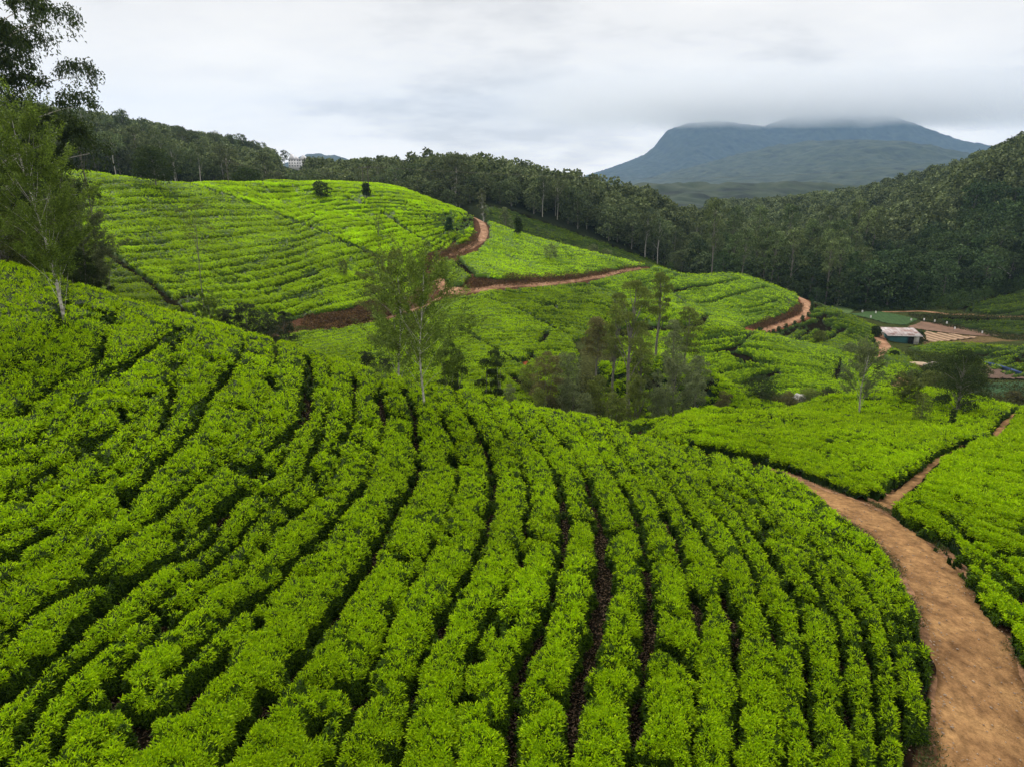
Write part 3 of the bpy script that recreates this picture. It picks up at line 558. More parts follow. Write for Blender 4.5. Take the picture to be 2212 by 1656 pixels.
def resample(P, step):
    P = np.asarray(P, float); d = np.r_[0, np.cumsum(np.hypot(*np.diff(P, axis=0).T))]; n = max(2, int(d[-1] / step))
    s = np.linspace(0, d[-1], n); Q = np.stack([np.interp(s, d, P[:, 0]), np.interp(s, d, P[:, 1])], 1)
    for _ in range(max(1, int(2.0 / step))): Q[1:-1] = 0.25 * Q[:-2] + 0.5 * Q[1:-1] + 0.25 * Q[2:]
    return Q
def ribbon(name, pts, hw, y0, y1, mat, step=0.5, lift=0.06, across=9, rut=0.04, edge=0.25, world=False):
    P = resample(pts if world else castline(pts, y0, y1, G), step); T = np.gradient(P, axis=0); T /= np.linalg.norm(T, axis=1, keepdims=True) + 1e-9
    Nn = np.stack([T[:, 1], -T[:, 0]], 1); V = []
    s = np.linspace(-1, 1, across); n = len(P); Cc = []
    hwv = np.interp(np.linspace(0, 1, n), np.linspace(0, 1, len(hw)), hw) if hasattr(hw, '__len__') else np.full(n, hw)
    for k, a in enumerate(s):
        e_ = edge * (fbm(P[:, 0] * 0.9, P[:, 1] * 0.9 + 17 * (a > 0), 3, 6) - 0.5) * abs(a)
        q = P + Nn * (a * hwv + np.sign(a) * e_)[:, None]
        z = G(q[:, 0], q[:, 1]) + lift * (1 - abs(a) ** 6 * 1.6) - rut * math.exp(-((abs(a) - 0.55) / 0.16) ** 2) + (fbm(q[:, 0] * 1.5, q[:, 1] * 1.5, 2, 8) - 0.5) * 0.025
        V.append(np.stack([q[:, 0], q[:, 1], z], 1)); al = np.arange(n) * step
        cl_ = 1.0 - 0.42 * np.clip((abs(a) - 0.62 + 0.5 * (fbm(al * .7, al * 0 + 3 * np.sign(a), 3, 18) - .5)) / .3, 0, 1) - 0.16 * math.exp(-((abs(a) - .42) / .13) ** 2) * fbm(al * .35, al * 0 + a, 2, 19) * 1.6 - .3 * np.clip(fbm(al * .5, al * 0 + a * 2.5, 3, 20) - .55, 0, 1)
        Cc.append(np.stack([cl_, cl_ * (.97 + .03 * cl_), cl_], 1))
    V = np.stack(V, 1).reshape(-1, 3); F = []
    i, j = np.meshgrid(np.arange(n - 1), np.arange(across - 1), indexing='ij'); i = i.ravel(); j = j.ravel()
    F = np.stack([i * across + j, i * across + j + 1, (i + 1) * across + j + 1, (i + 1) * across + j], 1)
    o = mesh_obj(name, V, F, mat, smooth=True, col=np.stack(Cc, 1).reshape(-1, 3)); tag(o, kind='structure'); return o
NRD = [(1672,1026),(1760,1062),(1830,1092),(1880,1115),(1935,1158),(1993,1210),(2055,1300),(2100,1400),(2125,1500),(2146,1656),(2165,1800),(2190,2000)]
ribbon('dirt_road', NRD, [0.5, 1.0, 1.4, 1.5, 1.5, 1.5, 1.55, 1.6, 1.6, 1.6], 6.5, 60, M_road, 0.25, 0.05, 15, 0.03, 0.5)
ribbon('footpath', [(1900,1095),(1960,1052),(2000,1012),(2040,978),(2092,950)], 0.38, 25, 90, M_road, 0.3, 0.04, 5, 0, 0.2)
ribbon('footpath', [(2142,945),(2165,918),(2205,878)], 0.4, 40, 110, M_road, 0.3, 0.04, 5, 0, 0.2)
M_road2 = noise_mat('hill_road', (0.22, 0.11, 0.055), (0.50, 0.30, 0.18), 0.5, c3=(0.35, 0.19, 0.105), vcol=True, fine=1.2, bump=0.08, bscale=2)
ribbon('dirt_road', [(1026,462),(1040,480),(1047,500),(1040,519),(1012,536),(975,552),(945,566),(938,585),(948,605),(962,628),(1000,632),(1050,626),(1150,616),(1250,606),(1295,599),(1330,588),(1382,579)], [1.2,1.3,1.3,1.1,1.0,1.3,1.4,1.3,.9,.8,.8,.9], 110, 260, M_road2, 1.0, 0.14)
ribbon('dirt_road', [(962,628),(900,668),(830,690),(740,706),(655,716),(600,728)], 0.6, 90, 170, M_road2, 1.0, 0.12)
ribbon('dirt_road', [(1722,636),(1738,650),(1743,668),(1728,686),(1690,700),(1650,712),(1615,720)], 1.7, 140, 225, M_road2, 1.0, 0.14)
ribbon('sandy_lane', [(1922,712),(1906,725),(1899,732),(1907,742),(1913,752),(1902,764),(1896,774)], 1.7, 150, 200, M_road2, 1.0, 0.14)
ribbon('sandy_lane', [(1930,792),(1945,801),(1957,814),(1945,830),(1930,846)], 1.6, 112, 150, M_road2, 1.0, 0.14)
ribbon('dirt_track', [(1904,674),(1984,672),(2049,680),(2154,685),(2230,684)], 0.6, 190, 260, M_road2, 1.5, 0.14)

# ------------------------------------------------------------------ far hills and mountain
M_mtn = noise_mat('mountain_forest', (0.006, 0.012, 0.009), (0.062, 0.078, 0.046), 0.016, c3=(0.03, 0.048, 0.026), detail=9)
def ridge(name, prof_, Yr, Yf, Yb, seed, nx=420, ny=110, rough=1.0):
    us = np.array([p[0] for p in prof_], float); vs_ = np.array([p[1] for p in prof_], float)
    U = np.linspace(us[0], us[-1], nx); Vv = np.interp(U, us, vs_)
    el = np.array([ray(u, v)[2] / ray(u, v)[1] for u, v in zip(U, Vv)]); xr = np.array([ray(u, 380)[0] / ray(u, 380)[1] for u in U])
    h = el * Yr + 47
    t = np.linspace(0, 1, ny); Yv = np.where(t < 0.7, Yf + (Yr - Yf) * t / 0.7, Yr + (Yb - Yr) * (t - 0.7) / 0.3)
    g = np.where(t < 0.7, (t / 0.7) ** 1.25, 1 - ((t - 0.7) / 0.3) ** 1.2)
    X = xr[:, None] * Yr * np.ones(ny)[None]; Yg = np.ones(nx)[:, None] * Yv[None]
    amp = np.sin(np.pi * np.clip(t / 0.7, 0, 1))[None] * 0.9 + 0.05
    nz = (fbm(X / 620 + seed, Yg / 620, 6, seed) - 0.5) * 2
    Z = -47 + h[:, None] * g[None] * (1 + 0.5 * nz * amp) + (fbm(X / 42, Yg / 42, 3, seed + 9) - 0.5) * 24 * rough * np.clip(h, 0, 40)[:, None] / 40
    Z = np.maximum(Z, -60); i, j = np.meshgrid(np.arange(nx - 1), np.arange(ny - 1), indexing='ij'); i = i.ravel(); j = j.ravel()
    F = np.stack([i * ny + j, i * ny + j + 1, (i + 1) * ny + j + 1, (i + 1) * ny + j], 1)[:, ::-1]
    o = mesh_obj(name, np.stack([X.ravel(), Yg.ravel(), Z.ravel()], 1), F, M_mtn, smooth=True); tag(o, kind='structure'); return o
ridge('mountain', [(1200,405),(1270,379),(1300,370),(1340,355),(1390,335),(1412,316),(1432,286),(1450,276),(1475,268),(1530,264),(1600,266),(1640,272),(1665,262),(1700,252),(1760,244),(1830,242),(1895,250),(1930,266),(1990,285),(2060,302),(2115,322),(2160,345),(2230,380),(2400,405)], 7000, 5000, 8300, 2, 600, 150)
ridge('hills', [(1300,405),(1380,392),(1480,364),(1594,333),(1680,312),(1752,304),(1820,303),(1888,306),(1979,324),(2047,342),(2150,372),(2300,405)], 4300, 1500, 5000, 5, 500, 120)
ridge('hills', [(1150,404),(1300,401),(1400,398),(1500,395),(1600,396),(1700,394),(1850,398),(2000,404)], 1300, 900, 1650, 11, 420, 60, 0.8)
ridge('hills', [(560,405),(630,350),(668,333),(690,331),(720,334),(750,345),(780,358),(830,378),(900,400)], 5200, 4200, 6200, 8, 200, 60)
print('ground', time.time() - T0)

# ------------------------------------------------------------------ trees
def tube(path, rad, sides=6):
    path = np.asarray(path, float); n = len(path); T = np.gradient(path, axis=0); T = unit(T)
    ref = np.tile(np.array([[0.3, 1, 0.1]]), (n, 1)); s = unit(np.cross(T, ref)); b = np.cross(T, s)
    a = np.linspace(0, 2 * np.pi, sides, endpoint=False)
    V = path[:, None] + (s[:, None] * np.cos(a)[None, :, None] + b[:, None] * np.sin(a)[None, :, None]) * np.asarray(rad)[:, None, None]
    V = V.reshape(-1, 3); i, j = np.meshgrid(np.arange(n - 1), np.arange(sides), indexing='ij'); i = i.ravel(); j = j.ravel(); k = (j + 1) % sides
    return V, np.stack([i * sides + j, i * sides + k, (i + 1) * sides + k, (i + 1) * sides + j], 1)
class MB:
    def __init__(s): s.v = []; s.f = []; s.n = 0; s.c = []
    def add(s, v, f, c=None):
        s.v.append(v); s.f.append(np.asarray(f) + s.n); s.n += len(v)
        if c is not None: s.c.append(c)
    def build(s, name, mat, parent=None, smooth=False):
        return mesh_obj(name, np.concatenate(s.v), np.concatenate(s.f), mat, parent, np.concatenate(s.c) if s.c else None, smooth)
def box(mb, c, d, rz=0.0, rx=0.0):
    x, y, z = np.array(d) / 2.0
    v = np.array([[-x,-y,-z],[x,-y,-z],[x,y,-z],[-x,y,-z],[-x,-y,z],[x,-y,z],[x,y,z],[-x,y,z]])
    if rx: cc, ss = math.cos(rx), math.sin(rx); v = v @ np.array([[1,0,0],[0,cc,ss],[0,-ss,cc]])
    cc, ss = math.cos(rz), math.sin(rz); v = v @ np.array([[cc,ss,0],[-ss,cc,0],[0,0,1]])
    mb.add(v + np.array(c), [[0,3,2,1],[4,5,6,7],[0,1,5,4],[1,2,6,5],[2,3,7,6],[3,0,4,7]])

def curve(p0, p1, n, r, wob, sag=0.0):
    t = np.linspace(0, 1, n)[:, None]; p = np.asarray(p0) * (1 - t) + np.asarray(p1) * t
    ph = r.uniform(0, 6.28, 3); L_ = np.linalg.norm(np.asarray(p1) - np.asarray(p0))
    p = p + np.stack([np.sin(t[:, 0] * 5 + ph[0]), np.sin(t[:, 0] * 4.3 + ph[1]), 0 * t[:, 0]], 1) * wob * L_ * (t * (1.3 - t))
    p[:, 2] += sag * L_ * np.sin(np.pi * t[:, 0]); return p

def tree(kind, H, Wd, seed, nleaf, lsize, c_lo, c_hi, name='tree', lean=0.0, crown0=None, pale=False, trunk_r=None, leafmat=None, loc=(0, 0, 0), nclump=None, parts=True, csz=1.0):
    """a tree of height H and crown half-width Wd, standing at loc; kinds: round, gum, feather, bush, pine"""
    r = np.random.default_rng(seed); root = empty(name, loc); tb = MB(); cb = MB()
    tr = trunk_r or H * 0.016
    cz0 = crown0 if crown0 is not None else {'round': 0.28, 'gum': 0.45, 'feather': 0.30, 'bush': 0.12, 'pine': 0.35}[kind]
    top = np.array([lean * H, 0, H * 0.93]); tp = curve((0, 0, -0.4), top, 14, r, 0.035 if kind != 'feather' else 0.05)
    rad = tr * (1 - np.linspace(0, 1, 14) ** 1.1 * 0.86); rad[0] *= 1.35
    if kind == 'bush':
        for q in range(5):
            a = r.uniform(0, 6.28); e_ = np.array([math.cos(a) * Wd * 0.55, math.sin(a) * Wd * 0.55, H * r.uniform(0.6, 0.85)])
            p = curve((math.cos(a) * 0.12, math.sin(a) * 0.12, -0.3), e_, 8, r, 0.08); tb.add(*tube(p, tr * 0.7 * (1 - np.linspace(0, 0.8, 8)), 5))
    else: tb.add(*tube(tp, rad, 7))
    nc = nclump or {'round': 26, 'gum': 16, 'feather': 34, 'bush': 20, 'pine': 24}[kind]
    per = max(6, nleaf // nc)
    for q in range(nc):
        a = q * 2.399 + r.uniform(-0.4, 0.4); hz = (q + 0.5) / nc
        if kind == 'round':
            zf = cz0 + (1 - cz0) * hz; rr = Wd * math.sqrt(max(0.02, 1 - (2 * hz - 0.85) ** 2 / 1.35)) * r.uniform(0.35, 0.88)
            cr_ = Wd * r.uniform(0.26, 0.42); sq = 0.7; zc = H * zf - cr_ * 0.5
        elif kind == 'pine':
            zf = cz0 + (1 - cz0) * hz; rr = Wd * (1.0 - 0.55 * hz ** 1.6) * r.uniform(0.3, 0.85); cr_ = Wd * r.uniform(0.25, 0.4); sq = 0.55; zc = H * zf - cr_ * 0.4
        elif kind == 'gum':
            zf = cz0 + (1 - cz0) * hz ** 0.7; rr = Wd * r.uniform(0.25, 0.95) * (1.0 if hz < 0.8 else 0.45); cr_ = Wd * r.uniform(0.28, 0.52); sq = 0.72; zc = H * zf - cr_ * 0.4
        elif kind == 'feather':
            zf = cz0 + (1 - cz0) * hz; rr = Wd * (0.35 + 0.65 * math.sin(math.pi * min(1, hz * 0.8 + 0.12))) * r.uniform(0.35, 1.0); cr_ = Wd * r.uniform(0.16, 0.30); sq = 0.7; zc = H * zf - 0.1
        else:
            zf = cz0 + (1 - cz0) * hz; rr = Wd * math.sqrt(max(0.05, 1 - (hz * 0.9) ** 2)) * r.uniform(0.2, 0.85); cr_ = Wd * r.uniform(0.28, 0.45); sq = 0.8; zc = H * zf - cr_ * 0.5
        ti = np.interp(min(zf, 1.0) * 0.9, np.linspace(0, 0.93, 14), np.arange(14)); bpt = tp[int(max(1, ti - (1.6 if kind != 'pine' else 0.5)))] if kind != 'bush' else np.array([0, 0, H * 0.15])
        cc = np.array([tp[min(13, int(ti))][0] * (kind != 'bush') + rr * math.cos(a), tp[min(13, int(ti))][1] * (kind != 'bush') + rr * math.sin(a), zc])
        if parts and kind != 'bush' and (kind != 'feather' or q % 2 == 0):
            bp = curve(bpt, cc, 6, r, 0.06, 0.05 if kind != 'gum' else 0.1); tb.add(*tube(bp, np.linspace(tr * (0.17 if kind == 'feather' else 0.26), tr * 0.04, 6), 4))
        cr_ *= csz; n = int(per * r.uniform(0.7, 1.3)); d = unit(r.normal(size=(n, 3))); d[:, 2] = np.where(r.random(n) < 0.7, np.abs(d[:, 2]), d[:, 2])
        rd = r.uniform(0.45, 1.0, n) ** 0.6 * (1 + 0.25 * np.sin(d[:, 0] * 5 + q) * np.cos(d[:, 1] * 4 + q))
        P = cc + d * rd[:, None] * cr_ * np.array([1, 1, sq])
        if kind == 'feather':
            out_ = unit(cc - np.array([tp[7][0], tp[7][1], zc - 0.5 * Wd])) ; k = r.random(n)
            tw = 5; tb_ = r.normal(size=(tw, 3)) * cr_ * 0.75; ti2 = r.integers(tw, size=n); P = cc + tb_[ti2] + out_ * (k[:, None] - 0.4) * cr_ * 1.7 + r.normal(size=(n, 3)) * cr_ * 0.16
            dr = unit(out_ + r.normal(size=(n, 3)) * 0.55); nn_ = unit(r.normal(size=(n, 3)) + np.array([0, 0, 1.3])); Ln = lsize * r.uniform(1.1, 2.4, n); Wl = Ln * 0.30; dp = 0.25
        elif kind in ('gum', 'bush'):
            dr = unit(r.normal(size=(n, 3)) + np.array([0, 0, -0.5])); nn_ = unit(r.normal(size=(n, 3)) + np.array([0, 0, 0.5])); Ln = lsize * r.uniform(0.7, 1.5, n); Wl = Ln * 0.42; dp = 0.3
        else:
            dr = unit(d + 0.9 * r.normal(size=(n, 3))); nn_ = unit(d + 0.6 * r.normal(size=(n, 3))); Ln = lsize * r.uniform(0.7, 1.4, n); Wl = Ln * 0.7; dp = 0.1
        mixk = np.clip(r.normal(0.4, 0.28, n), 0, 1)[:, None]; shade = r.uniform(0.75, 1.15)
        col = (np.array(c_lo) * (1 - mixk) + np.array(c_hi) * mixk) * shade
        v, f, c_ = leaves(P, dr, nn_, Ln, Wl, col, dp); cb.add(v, f, c_)
    cb.build('crown', leafmat or M_leaf, root); tb.build('trunk', M_white if pale else M_bark, root, True)
    return root
def gz(x, y): return float(G(x, y)) + 0.02
def put(u, Y, vtop, hwpx, kind, label, cat='tree', group=None, name='tree', vbase=None, seed=None, dens=1.0, **kw):
    """stand a tree Y metres ahead where the photo shows it; height from its top in the photo"""
    global SEED
    SEED += 1; hwpx = hwpx * (1.2 if kind == 'feather' else 1.0); x = (u - W0 / 2) / F0 * Y * 1.02
    if vbase is not None: x, Y = cast(u, vbase, Y * 0.6, Y * 1.5, S)
    for _ in range(3):
        z = gz(x, Y); dep = Y * cp_ - z * sp_; x = (u - W0 / 2) / F0 * dep if vbase is None else x
    d = ray(u, vtop); zt = d[2] / d[1] * Y; H = max(1.0, zt - z); Wd = hwpx / F0 * math.hypot(Y, z)
    lsz = kw.pop('ls', None) or max(0.10, 2.2 * Y / 1474); mulk = {'feather': 2.3, 'gum': 2.4, 'bush': 2.0, 'round': 1.6, 'pine': 1.6}[kind]; nl = kw.pop('nl', None) or int(mulk * dens * min(12000, max(1200, 3.4 * (hwpx * 2) * min(hwpx * 3, H / Y * 1474 * 0.8) / (lsz / Y * 1474) ** 1.4)))
    t = tree(kind, H, Wd, seed or SEED, nl, lsz, kw.pop('lo', (0.022, 0.04, 0.014)), kw.pop('hi', (0.085, 0.13, 0.03)), name=name, loc=(x, Y, z), **kw)
    tag(t, label, cat, group); return t
SEED = 100
DK = dict(lo=(0.018, 0.034, 0.013), hi=(0.075, 0.115, 0.034)); GY_ = dict(lo=(0.06, 0.085, 0.045), hi=(0.25, 0.30, 0.15)); YG = dict(lo=(0.045, 0.08, 0.015), hi=(0.23, 0.34, 0.05)); OL = dict(lo=(0.05, 0.075, 0.022), hi=(0.23, 0.28, 0.07)); BR = dict(lo=(0.06, 0.06, 0.03), hi=(0.21, 0.20, 0.09))
# left edge of the frame
put(137, 40, 225, 80, 'feather', 'young silver oak with speckled pale trunk at the left of the foreground tea', name='silver_oak', vbase=676, pale=True, lean=-0.05, crown0=0.28, trunk_r=0.105, dens=1.5, nclump=60, **YG)
put(20, 62, -120, 225, 'gum', 'giant dark gum tree towering out of the top left corner of the frame', name='gum_tree', crown0=0.22, pale=True, trunk_r=0.42, nclump=90, nl=80000, ls=0.26, csz=0.5, **DK)
put(-130, 66, -40, 150, 'gum', 'dark gum tree mostly outside the left frame edge', name='gum_tree', crown0=0.2, trunk_r=0.3, nclump=30, nl=16000, **DK)
put(232, 70, 205, 30, 'gum', 'slender gum tree with a drooping dark top, against the sky right of the giant gum', name='gum_tree', crown0=0.55, trunk_r=0.12, nclump=12, nl=700, ls=0.2, **DK)
put(175, 66, 235, 50, 'gum', 'dark leafy gum below the giant one, its crown touching the wooded ridge', name='gum_tree', crown0=0.6, nclump=14, trunk_r=0.15, **DK)
for q, (u, Y, vt, hw, kd, cc) in enumerate([(10, 58, 400, 60, 'round', OL), (70, 64, 430, 60, 'feather', OL), (150, 62, 445, 55, 'round', OL), (200, 60, 440, 48, 'feather', GY_), (-60, 60, 400, 70, 'round', DK), (110, 72, 380, 50, 'round', DK), (30, 72, 340, 60, 'feather', OL), (235, 64, 540, 26, 'bush', DK), (180, 58, 540, 40, 'bush', DK), (45, 70, 290, 75, 'round', DK), (130, 80, 300, 60, 'round', OL)]):
    put(u, Y, vt, hw, kd, ['leafy olive tree behind the crest at the left frame edge', 'feathery tree between the pale trunk and the left frame edge', 'rounded olive tree just right of the speckled pale trunk', 'grey-green feathery tree whose branch hangs over the dark diagonal path', 'dark round tree cut by the left frame edge', 'dark tree behind the speckled pale trunk', 'tall feathery tree behind the left thicket', 'small dark shrub at the start of the dark diagonal path', 'low dark shrub at the foot of the left thicket', 'tallest dark tree of the left thicket, under the giant gum', 'olive crown between the left thicket and the wooded ridge'][q], group='trees of the left thicket', name='shade_tree' if kd != 'bush' else 'shrub', cat='tree' if kd != 'bush' else 'shrub', dens=1.2, **cc)
# big hill
put(337, 185, 316, 44, 'round', 'round dark tree alone on the upper left of the big tea hill', vbase=403, name='shade_tree', **DK)
put(693, 230, 392, 21, 'round', 'small dark tree alone on the crown of the big tea hill', vbase=428, name='shade_tree', **DK)
put(791, 225, 396, 9, 'round', 'tiny dark tree between the pair of power poles', vbase=425, name='shade_tree', **DK)
put(540, 245, 360, 30, 'round', 'dark spreading tree on the skyline of the big tea hill', name='shade_tree', **DK)
put(970, 195, 471, 11, 'pine', 'small bluish cypress standing alone near the hill road bend', vbase=505, name='cypress', lo=(0.02, 0.05, 0.025), hi=(0.06, 0.12, 0.06))
put(742, 140, 564, 7, 'feather', dens=0.25, label='tiny sapling in the lower middle of the big tea hill', vbase=595, name='sapling', **OL)
put(818, 180, 468, 9, 'feather', dens=0.15, label='thin wispy sapling below the pole pair on the big hill', vbase=512, name='sapling', **OL)
put(1190, 170, 532, 13, 'feather', dens=0.3, label='little sapling on the sunlit wedge of tea', vbase=560, name='sapling', **GY_)
put(1118, 200, 470, 9, 'round', 'small dark tree at the ridge of the sunlit wedge', vbase=508, name='shade_tree', **DK)
put(1043, 260, 408, 11, 'gum', 'pale slender young gum in front of the forested hill', name='gum_tree', pale=True, lo=(0.08, 0.1, 0.06), hi=(0.25, 0.28, 0.17))
put(1092, 262, 448, 14, 'round', 'pale bushy young tree at the left end of the dark terraces', name='shade_tree', **GY_)
for q, u in enumerate((1280, 1308)): put(u, 262, 528 + 10 * q, 17, 'bush', ['grey-green shrub at the foot of the dark terraces', 'paler shrub beside it, nearer the road bend'][q], 'shrub', name='shrub', **GY_)
put(458, 78, 440, 34, 'gum', 'tall thin tree with a small domed crown in front of the big tea hill', name='gum_tree', crown0=0.74, trunk_r=0.08, nclump=12, nl=1500, **OL)
put(463, 62, 635, 18, 'feather', 'young feathery sapling at the base of the thin domed tree', name='sapling', **YG)
put(208, 66, 577, 26, 'bush', 'dark shrub in the hollow below the dark diagonal path', 'shrub', name='shrub', **DK)
for q, (u, vt, hw, Y) in enumerate([(500, 668, 30, 70), (548, 655, 34, 72), (590, 676, 30, 70), (630, 672, 28, 74), (800, 760, 24, 66), (835, 775, 22, 62)]):
    put(u, Y, vt, hw, 'round', ['leftmost grey-green scrub tree in the gully in front of the red bank', 'tallest scrub tree in the gully left of the red bank', 'scrub tree with a flat crown, third in the gully from the left', 'rightmost scrub tree of the gully, touching the red bank', 'dark scrub top peeping over the crest left of the white trunk', 'small scrub top just left of the white trunk'][q], group='scrub trees in the gully', name='scrub_tree', crown0=0.35, lo=(0.02, 0.032, 0.02), hi=(0.085, 0.11, 0.06))
# centre
put(916, 38, 558, 86, 'feather', 'sparse silver oak with a thin white trunk on the foreground crest', name='silver_oak', vbase=871, pale=True, crown0=0.36, trunk_r=0.08, nclump=42, dens=0.8, lean=0.01, **YG)
put(868, 58, 545, 62, 'feather', 'grey-leaved silver oak behind the white trunk, slightly to its left', name='silver_oak', pale=True, crown0=0.42, trunk_r=0.13, nclump=34, dens=0.95, **OL)
put(978, 60, 740, 38, 'bush', 'many stemmed dark tree just right of the white trunk', name='scrub_tree', dens=1.2, **DK)
put(1066, 60, 757, 36, 'bush', 'forked dark tree on the crest, second right of the white trunk', name='scrub_tree', dens=1.2, **DK)
MID = [(1355, 86, 604, 48, 'gum', OL, 0.45, 'tall gum tree with a domed crown, highest of the valley clump'), (1416, 112, 588, 26, 'gum', OL, 0.45, 'narrow gum with a pointed top right behind the tallest gum'), (1478, 108, 662, 32, 'round', OL, 0.3, 'rounded tree at the right side of the valley clump'),
 (1287, 100, 685, 36, 'round', BR, 0.4, 'brownish tree at the upper left of the valley clump'), (1378, 92, 705, 32, 'round', OL, 0.4, 'low rounded crown in front of the tall gum trunk'), (1322, 92, 662, 28, 'round', OL, 0.5, 'rounded crown just left of the tallest gum'), (1448, 100, 690, 30, 'round', GY_, 0.3, 'grey-green tree between the tall gum and the right hand tree'),
 (1225, 84, 762, 34, 'round', GY_, 0.3, 'pale grey-green tree at the left of the valley clump'), (1180, 78, 762, 38, 'bush', BR, 0.2, 'brownish scrub tree at the left end of the valley clump'), (1290, 82, 812, 34, 'bush', OL, 0.2, 'low scrub tree in the middle of the valley clump'), (1225, 76, 820, 36, 'bush', GY_, 0.1, 'grey low scrub beside the red bare patch'),
 (1368, 80, 812, 36, 'bush', OL, 0.15, 'olive scrub below the tall gum'), (1452, 88, 778, 46, 'feather', GY_, 0.25, 'pale wispy tree in front of the small tea knoll'), (1420, 80, 838, 34, 'bush', GY_, 0.1, 'pale scrub at the edge of the tea saddle'), (1165, 70, 838, 30, 'bush', OL, 0.1, 'low olive scrub over the foreground crest'), (1325, 76, 850, 34, 'bush', OL, 0.1, 'low scrub in front of the clump at the crest'), (1262, 74, 850, 32, 'bush', GY_, 0.1, 'light grey scrub at the crest under the clump'),
 (1500, 98, 768, 30, 'round', GY_, 0.2, 'grey bushy tree at the lower right of the valley clump'), (1560, 96, 846, 24, 'bush', BR, 0.1, 'reddish brown shrub at the toe of the small tea knoll'), (1640, 104, 813, 40, 'round', DK, 0.25, 'dark wide tree in the valley right of the small knoll'), (1590, 106, 842, 20, 'bush', OL, 0.1, 'small olive shrub beside the dark wide valley tree'),
 (1700, 112, 846, 26, 'bush', BR, 0.1, 'brown scrub in the valley floor above the tea saddle'), (1745, 114, 838, 24, 'bush', OL, 0.1, 'olive scrub near the valley floor rock'), (1790, 118, 836, 22, 'bush', DK, 0.1, 'dark scrub at the end of the long tea spur'), (1100, 72, 830, 22, 'bush', GY_, 0.1, 'pale low scrub right of the forked tree'), (1140, 82, 790, 24, 'bush', OL, 0.15, 'olive scrub on the path below the tea slope')]
for u, Y, vt, hw, kd, cc, c0, lb in MID:
    cc = dict(lo=tuple(x * 1.25 for x in cc['lo']), hi=tuple(x * 1.3 for x in cc['hi'])) if cc is not DK else cc
    put(u, Y, vt, hw, kd, lb, 'tree' if kd != 'bush' else 'shrub', 'trees and scrub of the valley clump', csz=0.95, name='gum_tree' if kd == 'gum' else ('shrub' if kd == 'bush' else 'scrub_tree'), crown0=c0, dens=0.8, **cc)
# right saddle and valley
put(1855, 85, 738, 32, 'feather', 'slim pale birch-like tree on the tea saddle with a thin grey trunk', name='silver_oak', vbase=892, pale=True, crown0=0.35, dens=0.5, trunk_r=0.11, **GY_)
put(1987, 78, 848, 22, 'round', 'small light green tree on the saddle, second left of the dark tree', name='shade_tree', vbase=908, dens=0.5, **OL)
put(1962, 100, 815, 20, 'feather', 'thin sapling at the far edge of the saddle', name='sapling', vbase=866, **OL)
put(2066, 80, 755, 56, 'round', 'dark broad tree with a forked trunk, the largest on the tea saddle', name='shade_tree', vbase=888, crown0=0.22, trunk_r=0.2, dens=1.0, **DK)
put(2055, 66, 882, 9, 'bush', 'knee-high dark seedling in front of the large dark tree', 'shrub', name='shrub', vbase=916, **DK)
for q, (u, Y, vt, hw, cc) in enumerate([(2010, 118, 800, 26, OL), (2002, 124, 800, 16, OL), (1835, 150, 742, 22, GY_), (1865, 140, 748, 24, OL), (1770, 165, 715, 16, OL), (1930, 152, 758, 12, DK), (1982, 190, 715, 16, DK), (1890, 178, 705, 12, DK), (2190, 120, 846, 18, BR), (2030, 130, 815, 22, GY_)]):
    put(u, Y, vt, hw, 'round', ['olive tree behind the saddle, left of the large dark tree', 'smaller olive tree beside the sandy lane bend', 'pale tree in the hollow behind the long tea spur', 'olive tree above the lane, right of that pale tree', 'small tree between the rows outside the road bend', 'dark bush in front of the tin roofed hut', 'bushy green plant right of the hut', 'dark shrub left of the hut by the lane', 'brown shrub at the right edge beyond the saddle', 'grey-green tree hiding the white pole heap'][q], group='valley trees near the hut', name='scrub_tree', crown0=0.12, **cc)
# rows of seedlings on the outer edge of the road bend
sm = tree('bush', 1.4, 0.6, 5, 260, 0.3, (0.02, 0.05, 0.02), (0.06, 0.13, 0.04), name='hedge_plant')
hp = castline([(1752,652),(1754,672),(1740,690),(1712,703),(1680,714),(1640,722)], 140, 225, G); hp = resample(hp, 4.5)
def copy_tree(o, loc, rz, sc):
    c = o.copy(); COL.objects.link(c); c.location = loc; c.rotation_euler = (0, 0, rz); c.scale = sc
    for ch in o.children: d = ch.copy(); COL.objects.link(d); d.parent = c
    return c
for q, p in enumerate(hp):
    o = sm if q == 0 else copy_tree(sm, (0, 0, 0), 0, (1, 1, 1)); o.location = (p[0], p[1], gz(*p)); s = rng.uniform(0.7, 1.2); o.scale = (s, s, s); o.rotation_euler[2] = rng.uniform(0, 6)
    tag(o, 'small green hedge plant in the line along the outer edge of the orange road bend', 'shrub', 'hedge plants along the road bend')
print('trees', time.time() - T0)

